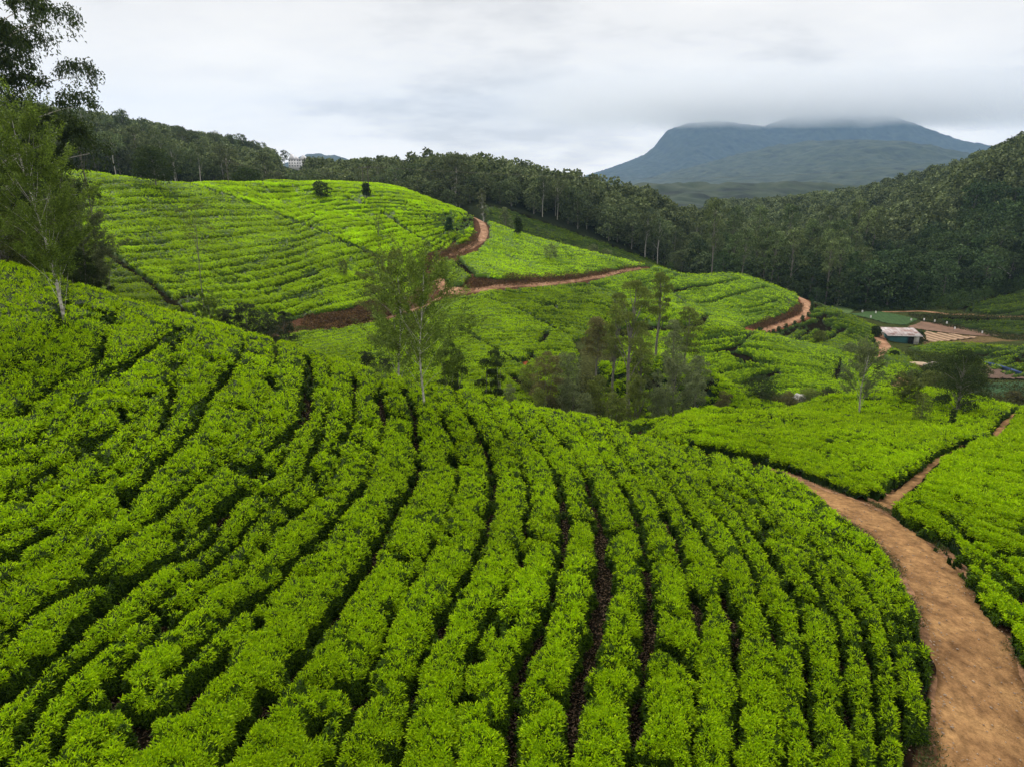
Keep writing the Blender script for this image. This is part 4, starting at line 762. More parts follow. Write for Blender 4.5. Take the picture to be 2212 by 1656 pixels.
# forests: individual trees that share a few crowns, the far rest as one wood
PROT = []
FD = dict(lo=(0.036, 0.058, 0.027), hi=(0.19, 0.235, 0.105))
PD = dict(lo=(0.022, 0.042, 0.018), hi=(0.115, 0.175, 0.065))
for q in range(7): PROT.append(('round', tree('round', 13, 5.0, 300 + q, 1700, 0.66, FD['lo'], FD['hi'], name='forest_tree', crown0=0.22, leafmat=M_forest, nclump=20)))
for q in range(5): PROT.append(('pine', tree('round', 14, 5.2, 360 + q, 1800, 0.66, PD['lo'], PD['hi'], name='pine_tree', crown0=0.18, leafmat=M_forest, nclump=24)))
for q in range(3): PROT.append(('gum', tree('gum', 17, 4.2, 330 + q, 1100, 0.62, FD['lo'], FD['hi'], name='gum_tree', crown0=0.5, leafmat=M_forest, pale=True, trunk_r=0.22, nclump=12)))
for q in range(3): PROT.append(('tall', tree('gum', 27, 4.6, 340 + q, 1500, 0.66, (0.05, 0.075, 0.028), (0.23, 0.31, 0.12), name='gum_tree', crown0=0.5, leafmat=M_forest, pale=False, trunk_r=0.30, nclump=14)))
for _, p in PROT: p.location = (0, 0, -500)
used = set()
def merge_proto(seed, kind='round', n=420, ls=1.3, lo=FD['lo'], hi=FD['hi']):
    r = np.random.default_rng(seed); V = []; C_ = []; per = n // 12
    for q in range(12):
        a = q * 2.4; hz = (q + .5) / 12; rr = 4.2 * math.sqrt(max(0.05, 1 - (2 * hz - 0.8) ** 2)) * r.uniform(.3, .85); cc = np.array([rr * math.cos(a), rr * math.sin(a), 3 + 9 * hz])
        d = unit(r.normal(size=(per, 3))); d[:, 2] = np.abs(d[:, 2]); P = cc + d * 1.9 * np.array([1, 1, .75])
        k = np.clip(r.normal(.4, .3, per), 0, 1)[:, None]
        v, f, c = leaves(P, unit(d + r.normal(size=(per, 3))), unit(d + .6 * r.normal(size=(per, 3))), ls * r.uniform(.7, 1.3, per), ls * .7 * r.uniform(.7, 1.3, per), (np.array(lo) * (1 - k) + np.array(hi) * k) * r.uniform(.75, 1.15), .1)
        V.append(v); C_.append(c)
    return np.concatenate(V), np.concatenate(C_)
MP = [merge_proto(400 + q) for q in range(6)]
def scatter(region, spacing, seed, excl=None):
    """jittered lattice inside u/Y window"""
    (u0, u1, Y0, Y1) = region; r = np.random.default_rng(seed); out_ = []
    Y = Y0
    while Y < Y1:
        x0 = (u0 - W0 / 2) / F0 * Y; x1 = (u1 - W0 / 2) / F0 * Y; n = int((x1 - x0) / spacing)
        for i in range(n + 1):
            x = x0 + (i + r.uniform(-.4, .4)) * spacing; y = Y + r.uniform(-.4, .4) * spacing; out_.append((x, y))
        Y += spacing
    out_ = np.array(out_); z = G(out_[:, 0], out_[:, 1]); u, v = proj(out_[:, 0], out_[:, 1], z)
    return np.column_stack([out_, z, u, v])
def keepf(P, fn): return P[np.array([fn(*p) for p in P], bool)]
def base_curve(u):  # nearest metre ahead where the wood on the middle hill starts
    return np.interp(u, [600, 760, 1000, 1060, 1250, 1420, 1600], [300, 300, 300, 318, 308, 296, 268])
wood_mid = keepf(scatter((690, 1680, 262, 470), 6.4, 1), lambda x, y, z, u, v: y > base_curve(u))
wood_left = keepf(scatter((-150, 720, 262, 640), 7.2, 2), lambda x, y, z, u, v: y > 275 + 0.05 * u and not (600 < u < 800 and y > 560))
wood_left = keepf(wood_left, lambda x, y, z, u, v: not (600 < u < 760 and y > 370) )
wood_right = keepf(scatter((1520, 2450, 236, 900), 7.4, 3), lambda x, y, z, u, v: y > np.interp(u, [1520, 1600, 1760, 1850, 1900, 2060, 2150, 2300, 2450], [275, 262, 250, 254, 250, 244, 252, 262, 262]))
groups = {'mid': ('broad dark tree in the dense wood on the middle hill behind the tea', 'trees of the wood on the middle hill', 'forest tree'),
          'left': ('dark grey-green tree on the wooded ridge behind the big tea hill', 'trees of the left wooded ridge', 'forest tree'),
          'right': ('dark tree of the pine wood beyond the vegetable plots at the right', 'trees of the right hand wood', 'pine tree'),
          'tall': ('tall slender gum with a pale trunk rising over the valley wood', 'tall pale gums in the valley', 'gum tree'),
          'ridge': ('thin gum with tufted crown on the skyline of the left ridge', 'gums on the left skyline', 'gum tree')}
rest = []
def plant(P, gk, nmax, kinds, srange, sunk=0.3, seed=0):
    r = np.random.default_rng(seed)
    # the ones that show largest first: near, and not hidden behind nearer ones
    sc = P[:, 1] + r.uniform(0, 25, len(P)) + 500 * ((P[:, 3] < -60) | (P[:, 3] > 2280)); order = np.argsort(sc)
    for q, i in enumerate(order):
        x, y, z, u, v = P[i]; s = r.uniform(*srange)
        if q < nmax:
            ks = [p for k, p in PROT if k in kinds]; p = ks[r.integers(len(ks))]
            if p.name in used: o = copy_tree(p, (x, y, z - sunk), r.uniform(0, 6.28), (s, s, s * r.uniform(.88, 1.15)))
            else: used.add(p.name); o = p; o.location = (x, y, z - sunk); o.scale = (s, s, s)
            lb, gr, ct = groups[gk]
            zu = {'mid': (950, 1250), 'right': (1780, 2030), 'left': (220, 450), 'tall': (1640, 1760), 'ridge': (350, 500)}[gk]; zy = {'mid': (325, 352), 'right': (270, 300), 'left': (310, 350), 'tall': (0, 9999), 'ridge': (0, 9999)}[gk]
            side = ('left part', 'centre', 'right part')[(u > zu[0]) + (u > zu[1])]; dep = ('front rows', 'middle rows', 'back rows')[(y > zy[0]) + (y > zy[1])]
            ext = ', ' + (dep + ' of its ' + side if gk in ('mid', 'right', 'left') else side + ' of its line')
            lb2 = {'mid': 'broad dark tree of the middle hill wood', 'left': 'grey-green tree of the left wooded ridge', 'right': 'dark tree of the pine wood at the right', 'tall': 'tall pale-trunked gum of the valley wood', 'ridge': 'thin tufted gum on the left skyline'}[gk]
            tag(o, lb2 + ext, ct, gr + ext)
        else: rest.append((x, y, z - sunk, s))
plant(wood_mid, 'mid', 185, ('round', 'gum'), (.6, 1.22), seed=1)
plant(wood_right, 'right', 200, ('pine',), (.55, 1.3), seed=2)
plant(wood_left, 'left', 110, ('round', 'gum'), (.8, 1.15), seed=3)
r4 = np.random.default_rng(9); tg = []
for q in range(38):
    u = r4.uniform(1530, 1880); Y = r4.uniform(258, 345); tg.append(((u - W0 / 2) / F0 * (Y * cp_ + 45 * sp_), Y, 0, u, 0))
tg = np.array(tg); tg[:, 2] = G(tg[:, 0], tg[:, 1]); plant(tg, 'tall', 99, ('tall',), (.75, 1.2), seed=4)
rg = []
for q in range(34):
    u = r4.uniform(230, 640); Y = np.interp(u, [0, 450, 640], [430, 440, 590]) + r4.uniform(-25, 10); rg.append(((u - W0 / 2) / F0 * Y, Y, 0, u, 0))
rg = np.array(rg); rg[:, 2] = G(rg[:, 0], rg[:, 1]); plant(rg, 'ridge', 99, ('gum',), (.8, 1.15), seed=5)
# the far rest of the woods
rest = np.array(rest); rest = rest[(rest[:, 0] / rest[:, 1] > -0.95) & (rest[:, 0] / rest[:, 1] < 0.95)]
Vs, Cs = [], []; r5 = np.random.default_rng(3)
for x, y, z, s in rest:
    v, c = MP[r5.integers(6)]; a = r5.uniform(0, 6.28); ca, sa = math.cos(a), math.sin(a)
    Vs.append(v @ np.array([[ca, sa, 0], [-sa, ca, 0], [0, 0, 1]]) * s + np.array([x, y, z])); Cs.append(c * r5.uniform(.75, 1.35))
V = np.concatenate(Vs); o = mesh_obj('distant_forest', V, np.arange(len(V), dtype=np.int32).reshape(-1, 4), M_forest, col=np.concatenate(Cs))
tag(o, 'far parts of the dark woods on the ridges and valley floor', 'forest', None, 'stuff')
for _, p in PROT:
    if p.name not in used:
        for c in list(p.children): bpy.data.objects.remove(c)
        bpy.data.objects.remove(p)
print('forest', len(rest), time.time() - T0)

# scrub along the valley floor and the foot of the woods
def scrub(poly, y0, y1, n, hgt, lo, hi, ls, label):
    V = []; C_ = []; r = np.random.default_rng(n)
    m = inpoly(CU, CV, poly) & (CY > y0) & (CY < y1) & ((blk < 0) | ('bank' in label)); a, b = np.nonzero(m)
    if not len(a): print('no scrub', label); return
    wt = (CR_[a, b] ** 0); k = r.integers(len(a), size=n); a = a[k]; b = b[k]
    x = CX[a, b]; y = CY[a, b]; z = CS[a, b] - HT; big = fbm(x / 4, y / 4, 3, 12)
    P = np.stack([x + r.normal(size=n) * .3, y + r.normal(size=n) * .3, z + r.random(n) ** .7 * hgt * np.clip((big - .3) * 3.2, .08, 1.5)], 1)
    k = np.clip(r.normal(.4, .3, n), 0, 1)[:, None]; tn = fbm(x / 6, y / 6, 2, 14)[:, None]
    v, f, c = leaves(P, unit(r.normal(size=(n, 3)) + np.array([0, 0, .4])), unit(r.normal(size=(n, 3)) + np.array([0, 0, .8])), ls * r.uniform(.6, 1.5, n), ls * .5 * r.uniform(.6, 1.5, n), (np.array(lo) * (1 - k) + np.array(hi) * k) * (.6 + .8 * tn), .1)
    o = mesh_obj('scrub', v, f, M_leaf, col=c); tag(o, label, 'undergrowth', None, 'stuff')
scrub([(430,640),(700,700),(1200,820),(1500,800),(1640,830),(1800,845),(1800,900),(1500,950),(400,950)], 57, 112, 60000, 1.6, (0.02, 0.03, 0.012), (0.10, 0.12, 0.04), .26, 'tangled undergrowth filling the gully behind the foreground crest')
scrub([(1640,830),(1780,836),(1990,800),(2100,820),(2211,830),(2300,900),(1640,900)], 100, 132, 22000, 1.6, (0.03, 0.035, 0.015), (0.12, 0.13, 0.045), .32, 'brown-green undergrowth between the long spur and the saddle')
scrub([(1420,560),(1700,600),(1790,640),(1870,650),(2211,600),(2500,560),(2500,640),(2080,665),(1850,668),(1740,640),(1600,590),(1440,590)], 215, 300, 30000, 3.5, (0.018, 0.035, 0.014), (0.07, 0.12, 0.035), .7, 'low green thicket along the foot of the woods')
scrub([(1950,765),(1990,760),(2130,790),(2130,830),(1985,850),(1966,820)], 125, 165, 16000, 1.5, (0.03, 0.05, 0.015), (0.13, 0.18, 0.04), .4, 'weedy grass around the sandy lane below the hut')
scrub([(-400,430),(240,520),(260,600),(100,640),(-400,640)], 57, 110, 26000, 2.6, (0.015, 0.025, 0.010), (0.07, 0.09, 0.03), .3, 'dark undergrowth below the left thicket')
scrub([(1960,675),(2300,680),(2300,735),(2170,728),(1990,690)], 185, 245, 9000, 1.2, (0.03, 0.04, 0.015), (0.11, 0.13, 0.05), .5, 'rough grass strip behind the brown plots')

DRY = ((0.035, 0.022, 0.013), (0.20, 0.125, 0.07))
scrub([(655,672),(720,662),(830,645),(860,640),(870,670),(800,690),(720,704),(652,706)], 100, 150, 16000, 1.1, *DRY, .34, 'dry red-brown bank of earth and grass below the big tea hill')
scrub([(925,548),(960,535),(1015,515),(1022,500),(1034,520),(1000,541),(950,560),(940,585),(920,575)], 130, 220, 9000, 1.1, *DRY, .25, 'dry red-brown bank on the inner side of the hill road bend')
scrub([(1000,600),(1040,594),(1240,591),(1340,574),(1385,569),(1380,575),(1300,590),(1240,602),(1060,615),(1000,622)], 140, 225, 14000, 1.1, *DRY, .25, 'long red-brown earth bank below the sunlit wedge of tea')
scrub([(1615,702),(1660,686),(1712,666),(1724,648),(1734,652),(1730,672),(1690,692),(1640,707)], 150, 225, 7000, 1.1, *DRY, .3, 'dark earth bank on the inner side of the orange road bend')
# ------------------------------------------------------------------ plots in the valley
def plot(name, poly, y0, y1, mat, label, cat, bed=0.0, bdir=0.0, bw=2.0, lift=0.15, colr=None, plants=0, pc=None):
    P = castline(poly, y0, y1, G); n = 46; P = np.array(P); x0, y0_ = P.min(0); x1, y1_ = P.max(0)
    nx = int(min(220, max(30, (x1 - x0) / 0.4))); ny = int(min(200, max(24, (y1_ - y0_) / 0.5)))
    X, Y = np.meshgrid(np.linspace(x0, x1, nx), np.linspace(y0_, y1_, ny), indexing='ij'); ins = inpoly(X, Y, P)
    ph = (X * math.cos(bdir) + Y * math.sin(bdir)) / bw; Z = G(X, Y) + lift + bed * np.clip(np.sin(ph * 2 * np.pi) * 2, -1, 1)
    f = ins[:-1, :-1] & ins[1:, :-1] & ins[1:, 1:] & ins[:-1, 1:]; i, j = np.nonzero(f)
    F = np.stack([i * ny + j, i * ny + j + 1, (i + 1) * ny + j + 1, (i + 1) * ny + j], 1)[:, ::-1]
    c1, c2 = colr; k = np.clip(np.sin(ph * 2 * np.pi) * 2, -1, 1)[..., None] * .5 + .5; c = np.array(c1) * (1 - k) + np.array(c2) * k
    un, inv = np.unique(F, return_inverse=True); V = np.stack([X.ravel(), Y.ravel(), Z.ravel()], 1)[un]
    o = mesh_obj(name, V, inv.reshape(F.shape), mat, col=c.reshape(-1, 3)[un], smooth=True); tag(o, kind='structure')
    return o
M_plot = noise_mat('plot_soil', (0.75, 0.75, 0.75), (1.25, 1.2, 1.2), 0.8, vcol=True, bump=0.05)
plot('vegetable_plot', [(1828,678),(1870,674),(1908,675),(1985,691),(1955,704),(1908,698)], 185, 250, M_plot, '', '', .08, 1.2, 1.6, .2, ((0.03, 0.065, 0.018), (0.05, 0.11, 0.03)))
plot('vegetable_plot', [(1752,648),(1800,654),(1843,661),(1848,670),(1818,676),(1793,668)], 200, 262, M_plot, '', '', .08, 1.2, 1.6, .2, ((0.05, 0.09, 0.025), (0.09, 0.15, 0.04)))
plot('ploughed_plot', [(1955,707),(1988,695),(2060,704),(2172,728),(2110,727),(2058,722)], 175, 235, M_plot, '', '', .03, .6, 7, .2, ((0.17, 0.105, 0.07), (0.20, 0.125, 0.085)))
plot('ploughed_plot', [(1984,735),(1996,717),(2050,722),(2115,731),(2018,741)], 170, 215, M_plot, '', '', .14, .12, 2.6, .25, ((0.14, 0.09, 0.05), (0.40, 0.28, 0.18)))
plot('ploughed_plot', [(2100,795),(2126,789),(2230,822),(2130,820)], 115, 150, M_plot, '', '', .03, .3, 1.5, .3, ((0.10, 0.065, 0.045), (0.13, 0.085, 0.06)))
plot('vegetable_plot', [(2094,830),(2240,826),(2240,866),(2104,856)], 108, 140, M_plot, '', '', .10, .5, 1.3, .3, ((0.025, 0.055, 0.022), (0.045, 0.11, 0.04)))

# ------------------------------------------------------------------ hut, hotel, poles and other small things
def flat(name, c, rough=0.8, c2=None, sc=1.2): return noise_mat(name, c, c2 or tuple(x * 1.25 for x in c), sc, rough=rough)
M_rust = noise_mat('rusty_tin', (0.20, 0.075, 0.04), (0.62, 0.58, 0.58), 0.55, c3=(0.42, 0.34, 0.33), rough=0.6)
M_tin = flat('pale_tin', (0.55, 0.53, 0.53)); M_dark = flat('dark_opening', (0.02, 0.02, 0.02)); M_teal = flat('teal_sheet', (0.05, 0.16, 0.17)); M_wallw = flat('whitewash', (0.5, 0.49, 0.46))
hx, hy = cast(1941, 738, 150, 230, G); hz_ = gz(hx, hy); hut = empty('hut', (hx, hy, hz_)); hut.rotation_euler[2] = -0.12
m = MB(); box(m, (0, 0, 1.1), (6.2, 4.2, 2.2)); m.build('wall', M_teal, hut)
m = MB(); box(m, (3.85, 0, 1.15), (0.12, 4.7, 2.7)); box(m, (3.2, -2.36, 1.15), (1.2, 0.1, 2.7)); m.build('side_wall', M_wallw, hut)
m = MB()
for q in range(9): box(m, (-3.9 + 0.98 * q, 0, 2.68 - 0.02 * (q % 2)), (0.99, 6.0, 0.06), rx=0.16)
m.build('roof', M_rust, hut)
m = MB(); box(m, (2.0, -2.35, 0.95), (1.6, 0.1, 1.9)); m.build('door', M_dark, hut)
m = MB(); box(m, (0, -3.0, 2.16), (8.8, 0.08, 0.22)); m.build('fascia', M_tin, hut)
tag(hut, 'low hut with rusty patched tin roof and teal wall beside the sandy lane', 'hut')
sx, sy = hx + 1.5, hy + 5.5; sh = empty('shed', (sx, sy, gz(sx, sy))); sh.rotation_euler[2] = -0.05
m = MB(); box(m, (0, 0, 1.0), (6, 3.4, 2.4)); m.build('wall', M_wallw, sh); m = MB()
for q in range(6): box(m, (-3.0 + 1.2 * q, 0, 2.4 - .03 * (q % 2)), (1.22, 4.2, .06), rx=.12)
m.build('roof', M_tin, sh); tag(sh, 'grey tin shed directly behind the rusty roofed hut', 'shed')
# small cabin behind the big hill
cx_, cy2 = (396 - W0 / 2) / F0 * 218, 214; cb_ = empty('cabin', (cx_, cy2, gz(cx_, cy2))); m = MB(); box(m, (0, 0, 1.1), (4.6, 3.4, 2.6)); m.build('wall', M_wallw, cb_)
m = MB(); box(m, (0, -1.15, 2.75), (5.4, 2.5, .08), rx=.3); box(m, (0, 1.18, 2.75), (5.4, 2.5, .08), rx=-.3); m.build('roof', flat('blue_tin', (0.16, 0.30, 0.33)), cb_); tag(cb_, 'tiny cabin with a blue-green tin roof on the skyline of the big tea hill', 'cabin')
# white hotel on the ridge
Yh = 740; d = ray(668, 364); hz2 = d[2] / d[1] * Yh; xh = (668 - W0 / 2) / F0 * Yh; ht = empty('hotel', (xh, Yh, hz2)); ht.rotation_euler[2] = 0.1
M_glass = flat('window_glass', (0.06, 0.07, 0.08), 0.2)
m = MB(); box(m, (-4.5, 1, 3.0), (11.0, 9, 10.0)); box(m, (5.0, 0, 1.5), (8.6, 9, 13.0))
# gable ends
def prism(mb, c, w_, d_, h_):
    x, y, z = c; v = np.array([[x - w_ / 2, y - d_ / 2, z], [x + w_ / 2, y - d_ / 2, z], [x, y - d_ / 2, z + h_], [x - w_ / 2, y + d_ / 2, z], [x + w_ / 2, y + d_ / 2, z], [x, y + d_ / 2, z + h_]])
    mb.add(v, [[0, 1, 2, 2], [3, 5, 4, 4], [0, 2, 5, 3], [1, 4, 5, 2], [0, 3, 4, 1]])
m.build('wall', M_paint, ht)
def prism_obj(name, c, w_, d_, h_, mat, par):
    x, y, z = c; v = [[x - w_ / 2, y - d_ / 2, z], [x + w_ / 2, y - d_ / 2, z], [x, y - d_ / 2, z + h_], [x - w_ / 2, y + d_ / 2, z], [x + w_ / 2, y + d_ / 2, z], [x, y + d_ / 2, z + h_]]
    return mesh_obj(name, v, [np.array([[0, 1, 2], [3, 5, 4]]), np.array([[0, 2, 5, 3], [1, 4, 5, 2], [0, 3, 4, 1]])], mat, par)
M_roofw = flat('pale_roof', (0.66, 0.66, 0.68))
prism_obj('roof', (5.0, 0, 8.02), 9.4, 9.6, 4.8, M_roofw, ht); prism_obj('roof', (-6.8, 1, 8.02), 6.4, 9.6, 6.2, M_roofw, ht); prism_obj('roof', (-2.2, 1, 8.02), 5.4, 9.2, 3.4, M_roofw, ht)
for fl in range(5):
    for q in range(7):
        x = -9.0 + 2.7 * q
        if x < 0.5 and fl < 2: continue
        m = MB(); box(m, (x, (-3.52 if x < 0.7 else -4.52), -2.9 + fl * 2.6 + (0)), (1.1, 0.06, 1.2)); m.build('window', M_glass, ht)
tag(ht, 'white gabled hotel block with rows of windows on the wooded ridge', 'hotel')
# power poles
M_pole = flat('weathered_wood', (0.09, 0.08, 0.07))
def pole(u, v, Y, H, label, arm=True):
    x, y = cast(u, v, Y * .8, Y * 1.2, S); o = empty('power_pole', (x, y, gz(x, y))); m = MB(); m.add(*tube([(0, 0, -.5), (0, 0, H)], [.15, .10], 8)); m.build('post', M_pole, o)
    m = MB(); box(m, (0, 0, H - .35), (2.2, .12, .14)); m.build('crossarm', M_pole, o)
    m = MB()
    for s in (-.95, 0, .95): m.add(*tube([(s, 0, H - .28), (s, 0, H - .05)], [.05, .06], 6))
    m.build('insulators', M_tin, o); tag(o, label, 'power pole', 'power poles'); return Vector((x, y, gz(x, y) + H - .1))
p1 = pole(786, 425, 230, 9.5, 'left pole of the pair on the crown of the big tea hill'); p2 = pole(797, 425, 228, 9.5, 'right pole of the pair on the crown of the big tea hill'); p3 = pole(493, 392, 222, 7, 'lone power pole near the dark skyline tree on the big hill')
m = MB()
for s in (-.95, 0, .95):
    for a_, b_ in ((p1, p3), (p2, Vector((150, 300, 2)))):
        t = np.linspace(0, 1, 16)[:, None]; pth = np.array(a_) * (1 - t) + np.array(b_) * t; pth[:, 0] += s * .3; pth[:, 1] += s; pth[:, 2] -= 3.2 * np.sin(np.pi * t[:, 0]); m.add(*tube(pth, np.full(16, .022), 3))
o = m.build('power_line', M_pole); tag(o, 'thin sagging electric wires strung from the hill pole pair', 'power line')
# blue net fence
M_net = flat('blue_net', (0.07, 0.11, 0.24)); fp = resample(castline([(2121,787),(2150,792),(2180,803),(2235,822)], 115, 160, G), 2.2); fo = empty('net_fence', (fp[0][0], fp[0][1], gz(*fp[0])))
m = MB(); bse = np.array([fp[0][0], fp[0][1], gz(*fp[0])])
for a_, b_ in zip(fp[:-1], fp[1:]):
    za, zb = gz(*a_), gz(*b_); v = np.array([[*a_, za], [*b_, zb], [*b_, zb + .8], [*a_, za + .8]]) - bse; v2 = v + np.array([0, .04, 0]); m.add(np.concatenate([v, v2]), [[0,1,2,3],[7,6,5,4],[0,4,5,1],[3,2,6,7]])
m.build('net', M_net, fo)
for p in fp[::2]: m = MB(); m.add(*tube([np.array([*p, gz(*p) - .3]) - bse, np.array([*p, gz(*p) + 1.3]) - bse], [.05, .05], 5)); m.build('post', M_pole, fo)
tag(fo, 'blue net fence around the dark ploughed plot at the right edge', 'fence')
# white rags on sticks in the plots
RG = [(1859,678,'on the near edge of the bright green plot'),(1888,680,'near the middle of the bright green plot'),(1964,696,'large one at the right corner of the bright green plot'),(1877,690,'leftmost one below the bright green plot'),(1992,696,'at the top left corner of the brown plot'),(2015,699,'second along the brown plot'),(2041,703,'third along the brown plot'),(2058,715,'in the right half of the brown plot'),(2117,724,'far right end of the brown plot')]
for u, v, w_ in RG:
    x, y = cast(u, v + 2, 170, 250, G); o = empty('scare_rag', (x, y, gz(x, y))); m = MB(); m.add(*tube([(0, 0, -.2), (.05, 0, 1.7)], [.03, .03], 5)); m.build('stick', M_pole, o)
    t = np.linspace(0, 1, 5); vv_ = np.array([[a * .55 + .05, .06 * math.sin(a * 7), 1.65 - b * .75 - .1 * a] for a in t for b in (0, 1)]); m = MB(); m.add(vv_, [[2 * q, 2 * q + 1, 2 * q + 3, 2 * q + 2] for q in range(4)])
    m.build('rag', M_paint, o); tag(o, 'white rag on a stick, ' + w_, 'rag on stick', 'white rags on sticks')
# pale rock, heap, fallen trunk
def rock(x, y, z, s, seed, name, label, mat):
    import bmesh
    bm = bmesh.new(); bmesh.ops.create_icosphere(bm, subdivisions=3, radius=1.0); r = np.random.default_rng(seed); ph = r.uniform(0, 6, 6)
    for v_ in bm.verts:
        c = v_.co; k = 1 + .22 * math.sin(c.x * 3 + ph[0]) * math.cos(c.y * 3.3 + ph[1]) + .12 * math.sin(c.z * 6 + ph[2] + c.x * 4)
        v_.co = Vector((c.x * s[0] * k, c.y * s[1] * k, c.z * s[2] * k))
    me = bpy.data.meshes.new(name); bm.to_mesh(me); bm.free(); me.materials.append(mat); o = bpy.data.objects.new(name, me); COL.objects.link(o); o.location = (x, y, z); tag(o, label, 'rock'); return o
M_rock = noise_mat('pale_rock', (0.35, 0.33, 0.3), (0.62, 0.6, 0.57), 1.2, bump=.08)
x, y = cast(1726, 872, 80, 130, G); rock(x, y, gz(x, y) + 1.0, (1.1, .8, .9), 3, 'boulder', 'pale boulder in the scrub at the left edge of the tea saddle', M_rock)
x, y = cast(1985, 792, 115, 170, G); rock(x, y, gz(x, y) + .4, (2.6, 1.6, .6), 4, 'sand_heap', 'long pale sand heap left of the large dark tree', flat('sand', (0.42, 0.32, 0.22)))
x, y = cast(2012, 800, 115, 170, G); rock(x, y, gz(x, y) + .7, (1.6, 1.2, 1.1), 5, 'earth_mound', 'grey earth mound hidden by the large dark tree', flat('grey_earth', (0.2, 0.17, 0.15)))
a_ = np.array([*cast(2179, 607, 220, 300, G), 0]); b_ = np.array([*cast(2135, 580, 230, 300, G), 0]); a_[2] = gz(a_[0], a_[1]) + 2; b_[2] = a_[2] + 9
m = MB(); m.add(*tube(curve(a_, (a_[0] - 9, a_[1] - 2, a_[2] + 6.5), 8, rng, .03), np.linspace(.28, .08, 8), 6)); m.add(*tube(curve(a_ + np.array([-3, 0, 2]), (a_[0] - 9, a_[1] - 3, a_[2] + 4.2), 6, rng, .03), np.linspace(.14, .04, 6), 5)); o = m.build('dead_trunk', M_white); tag(o, 'bare pale dead trunk leaning in front of the dark wood at the right', 'dead tree')
# stones along the near road
M_st = noise_mat('road_stone', (0.16, 0.11, 0.08), (0.46, 0.36, 0.27), 3, bump=.02)
NP_ = resample(castline(NRD, 6.5, 60, G), .5); m = MB(); r6 = np.random.default_rng(8)
ico = np.array([[0,0,1],[.89,0,.45],[.28,.85,.45],[-.72,.53,.45],[-.72,-.53,.45],[.28,-.85,.45],[0,0,-.4]]); icf = [[0,1,2,2],[0,2,3,3],[0,3,4,4],[0,4,5,5],[0,5,1,1],[6,2,1,1],[6,3,2,2],[6,4,3,3],[6,5,4,4],[6,1,5,5]]
vsn, fsn = [], []; nst = 1700
for q in range(nst):
    k = r6.integers(len(NP_)); side = r6.choice([1, 1, -1]); T_ = NP_[min(k + 1, len(NP_) - 1)] - NP_[k - 1 if k else 0]; T_ = T_ / (np.hypot(*T_) + 1e-9); nrm = np.array([T_[1], -T_[0]])
    off_ = side * abs(r6.normal(1.5, .5)) if q % 3 else r6.uniform(-1.5, 1.5); p = NP_[k] + nrm * off_ + r6.normal(size=2) * .15 + T_ * r6.uniform(-.3, .3); s = r6.uniform(.012, .034) * (2.0 if (q % 3 and r6.random() < .12) else 1)
    sc_ = np.array([s * r6.uniform(.8, 1.6), s * r6.uniform(.8, 1.6), s * .8]); vsn.append(ico * sc_ + np.array([p[0], p[1], gz(*p) + .04])); fsn.append(np.array([[a, b, c] for a, b, c, _ in icf]) + 7 * q)
o = mesh_obj('gravel', np.concatenate(vsn), np.concatenate(fsn), M_st); tag(o, 'loose stones scattered on and beside the near dirt road', 'gravel', None, 'stuff')

# weeds creeping over both edges of the near road, and dead leaves in the soil gaps
def sprinkle(name, label, X, Y, h, ls, lo, hi, upk, cat, wr=.3):
    r = np.random.default_rng(len(X)); n = len(X); k = np.clip(r.normal(.4, .3, n), 0, 1)[:, None]
    P = np.stack([X, Y, G(X, Y) + r.random(n) * h + .02], 1)
    v, f, c = leaves(P, unit(r.normal(size=(n, 3)) * np.array([1, 1, .25]) + np.array([0, 0, upk])), unit(r.normal(size=(n, 3)) * .5 + np.array([0, 0, 1.0])), ls * r.uniform(.5, 1.4, n), ls * wr * r.uniform(.7, 1.4, n), np.array(lo) * (1 - k) + np.array(hi) * k, .05)
    o = mesh_obj(name, v, f, M_leaf, col=c); tag(o, label, cat, None, 'stuff')
r7 = np.random.default_rng(77); n = 26000; kk = r7.integers(1, len(NP_) - 1, n); T_ = unit(NP_[kk + 1] - NP_[kk - 1]); nr2 = np.stack([T_[:, 1], -T_[:, 0]], 1); sd_ = r7.choice([-1, 1], n)
fr = r7.uniform(-1, 1, n); tuft = vnoise((kk + fr) * .33 + sd_ * 50, sd_ * 3.0, 5); off2 = sd_ * (1.75 - np.abs(r7.normal(0, .28, n)) * tuft * 1.2 + .25 * r7.random(n)); Q = NP_[kk] + T_ * (fr * np.hypot(*(NP_[1] - NP_[0])))[:, None] + nr2 * off2[:, None] + r7.normal(size=(n, 2)) * .06
sel = tuft > .42; sprinkle('weeds', 'short weeds and grass creeping over the edges of the near dirt road', Q[sel, 0], Q[sel, 1], .06, .10, (0.03, 0.045, 0.015), (0.13, 0.15, 0.05), .7, 'weeds')
m_ = (~inside) & (CR_ < 62) & (blk == 0); a_i, b_i = np.nonzero(m_); kq = r7.choice(len(a_i), 26000, p=(CR_[a_i, b_i] ** .3) / (CR_[a_i, b_i] ** .3).sum())
sprinkle('leaf_litter', 'dead leaves and twigs lying on the soil between the near tea rows', CX[a_i[kq], b_i[kq]] + r7.normal(size=26000) * .04, CY[a_i[kq], b_i[kq]] + r7.normal(size=26000) * .04, .03, .09, (0.03, 0.018, 0.010), (0.24, 0.16, 0.10), .05, 'leaf litter', .4)
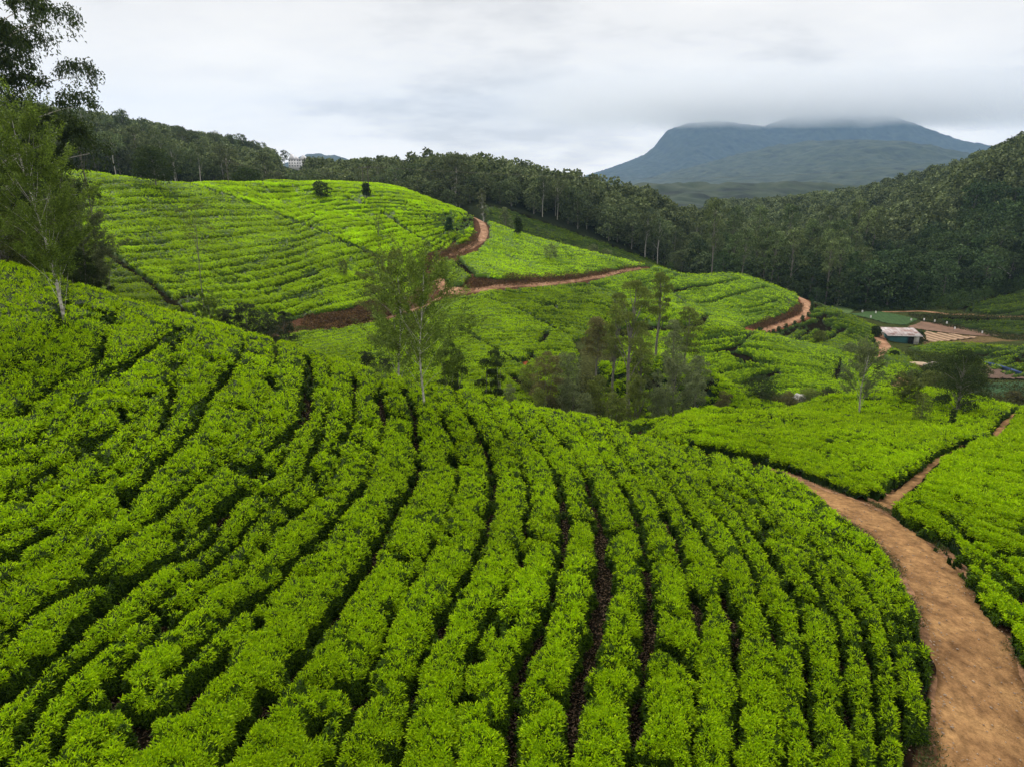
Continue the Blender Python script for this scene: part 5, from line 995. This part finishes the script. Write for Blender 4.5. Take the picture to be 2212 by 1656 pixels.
# ------------------------------------------------------------------ haze and the cloud cap on the mountain
def vol_box(name, x0, x1, y0, y1, z0, z1, mat):
    m = MB(); box(m, ((x0 + x1) / 2, (y0 + y1) / 2, (z0 + z1) / 2), (x1 - x0, y1 - y0, z1 - z0)); return m.build(name, mat)
mh = newmat('haze_air'); n, l = mk(mh); pv = n('ShaderNodeVolumePrincipled'); pv.inputs['Color'].default_value = (0.40, 0.64, 1.0, 1); pv.inputs['Density'].default_value = 0.000072; pv.inputs['Anisotropy'].default_value = 0.0
o_ = n('ShaderNodeOutputMaterial'); l(pv.outputs[0], o_.inputs['Volume'])
HB = vol_box('haze', -9000, 9000, -60, 9000, -82, 900, mh); tag(HB, 'thin bluish air that fades the far mountain', 'haze', None, 'stuff')
mm_ = newmat('summit_cloud'); n, l = mk(mm_); g = n('ShaderNodeNewGeometry'); sp = n('ShaderNodeSeparateXYZ'); l(g.outputs['Position'], sp.inputs[0])
no = n('ShaderNodeTexNoise', Scale=0.0021, Detail=4.0, Roughness=0.55); l(g.outputs['Position'], no.inputs[0])
mp = n('ShaderNodeMapRange'); mp.inputs[1].default_value = 384; mp.inputs[2].default_value = 562; mp.inputs[3].default_value = -0.62; mp.inputs[4].default_value = 0.25; l(sp.outputs[2], mp.inputs[0])
ad = n('ShaderNodeMath', operation='ADD'); l(mp.outputs[0], ad.inputs[0]); l(no.outputs[0], ad.inputs[1])
tc_ = n('ShaderNodeTexCoord'); ed = n('ShaderNodeSeparateXYZ'); l(tc_.outputs['Generated'], ed.inputs[0])
def bell(s):   # soft ends of the bank
    a = n('ShaderNodeMath', operation='SUBTRACT'); l(s, a.inputs[0]); a.inputs[1].default_value = .5; b = n('ShaderNodeMath', operation='ABSOLUTE'); l(a.outputs[0], b.inputs[0])
    c = n('ShaderNodeMapRange'); c.inputs[1].default_value = .5; c.inputs[2].default_value = .2; c.inputs[3].default_value = 0; c.inputs[4].default_value = 1; l(b.outputs[0], c.inputs[0]); return c.outputs[0]
mu = n('ShaderNodeMath', operation='MULTIPLY'); l(bell(ed.outputs[0]), mu.inputs[0]); l(bell(ed.outputs[1]), mu.inputs[1])
tp_ = n('ShaderNodeMapRange'); tp_.inputs[1].default_value = 890; tp_.inputs[2].default_value = 680; tp_.inputs[3].default_value = 0; tp_.inputs[4].default_value = 1; l(sp.outputs[2], tp_.inputs[0])
mu2 = n('ShaderNodeMath', operation='MULTIPLY'); l(mu.outputs[0], mu2.inputs[0]); l(tp_.outputs[0], mu2.inputs[1])
cl = n('ShaderNodeMath', operation='MAXIMUM'); l(ad.outputs[0], cl.inputs[0]); cl.inputs[1].default_value = 0
m3 = n('ShaderNodeMath', operation='MULTIPLY'); l(cl.outputs[0], m3.inputs[0]); l(mu2.outputs[0], m3.inputs[1]); m4 = n('ShaderNodeMath', operation='MULTIPLY'); l(m3.outputs[0], m4.inputs[0]); m4.inputs[1].default_value = 0.006
pv = n('ShaderNodeVolumePrincipled'); pv.inputs['Color'].default_value = (0.99, 0.995, 1, 1); pv.inputs['Anisotropy'].default_value = 0.55; l(m4.outputs[0], pv.inputs['Density']); o_ = n('ShaderNodeOutputMaterial'); l(pv.outputs[0], o_.inputs['Volume'])
MB_ = vol_box('cloud', -200, 6000, 5700, 7800, 400, 890, mm_); tag(MB_, 'soft grey cloud bank wrapping the flat summit of the far mountain', 'cloud', None, 'stuff')  # volume of the cloud that caps the summit
print('done', time.time() - T0)
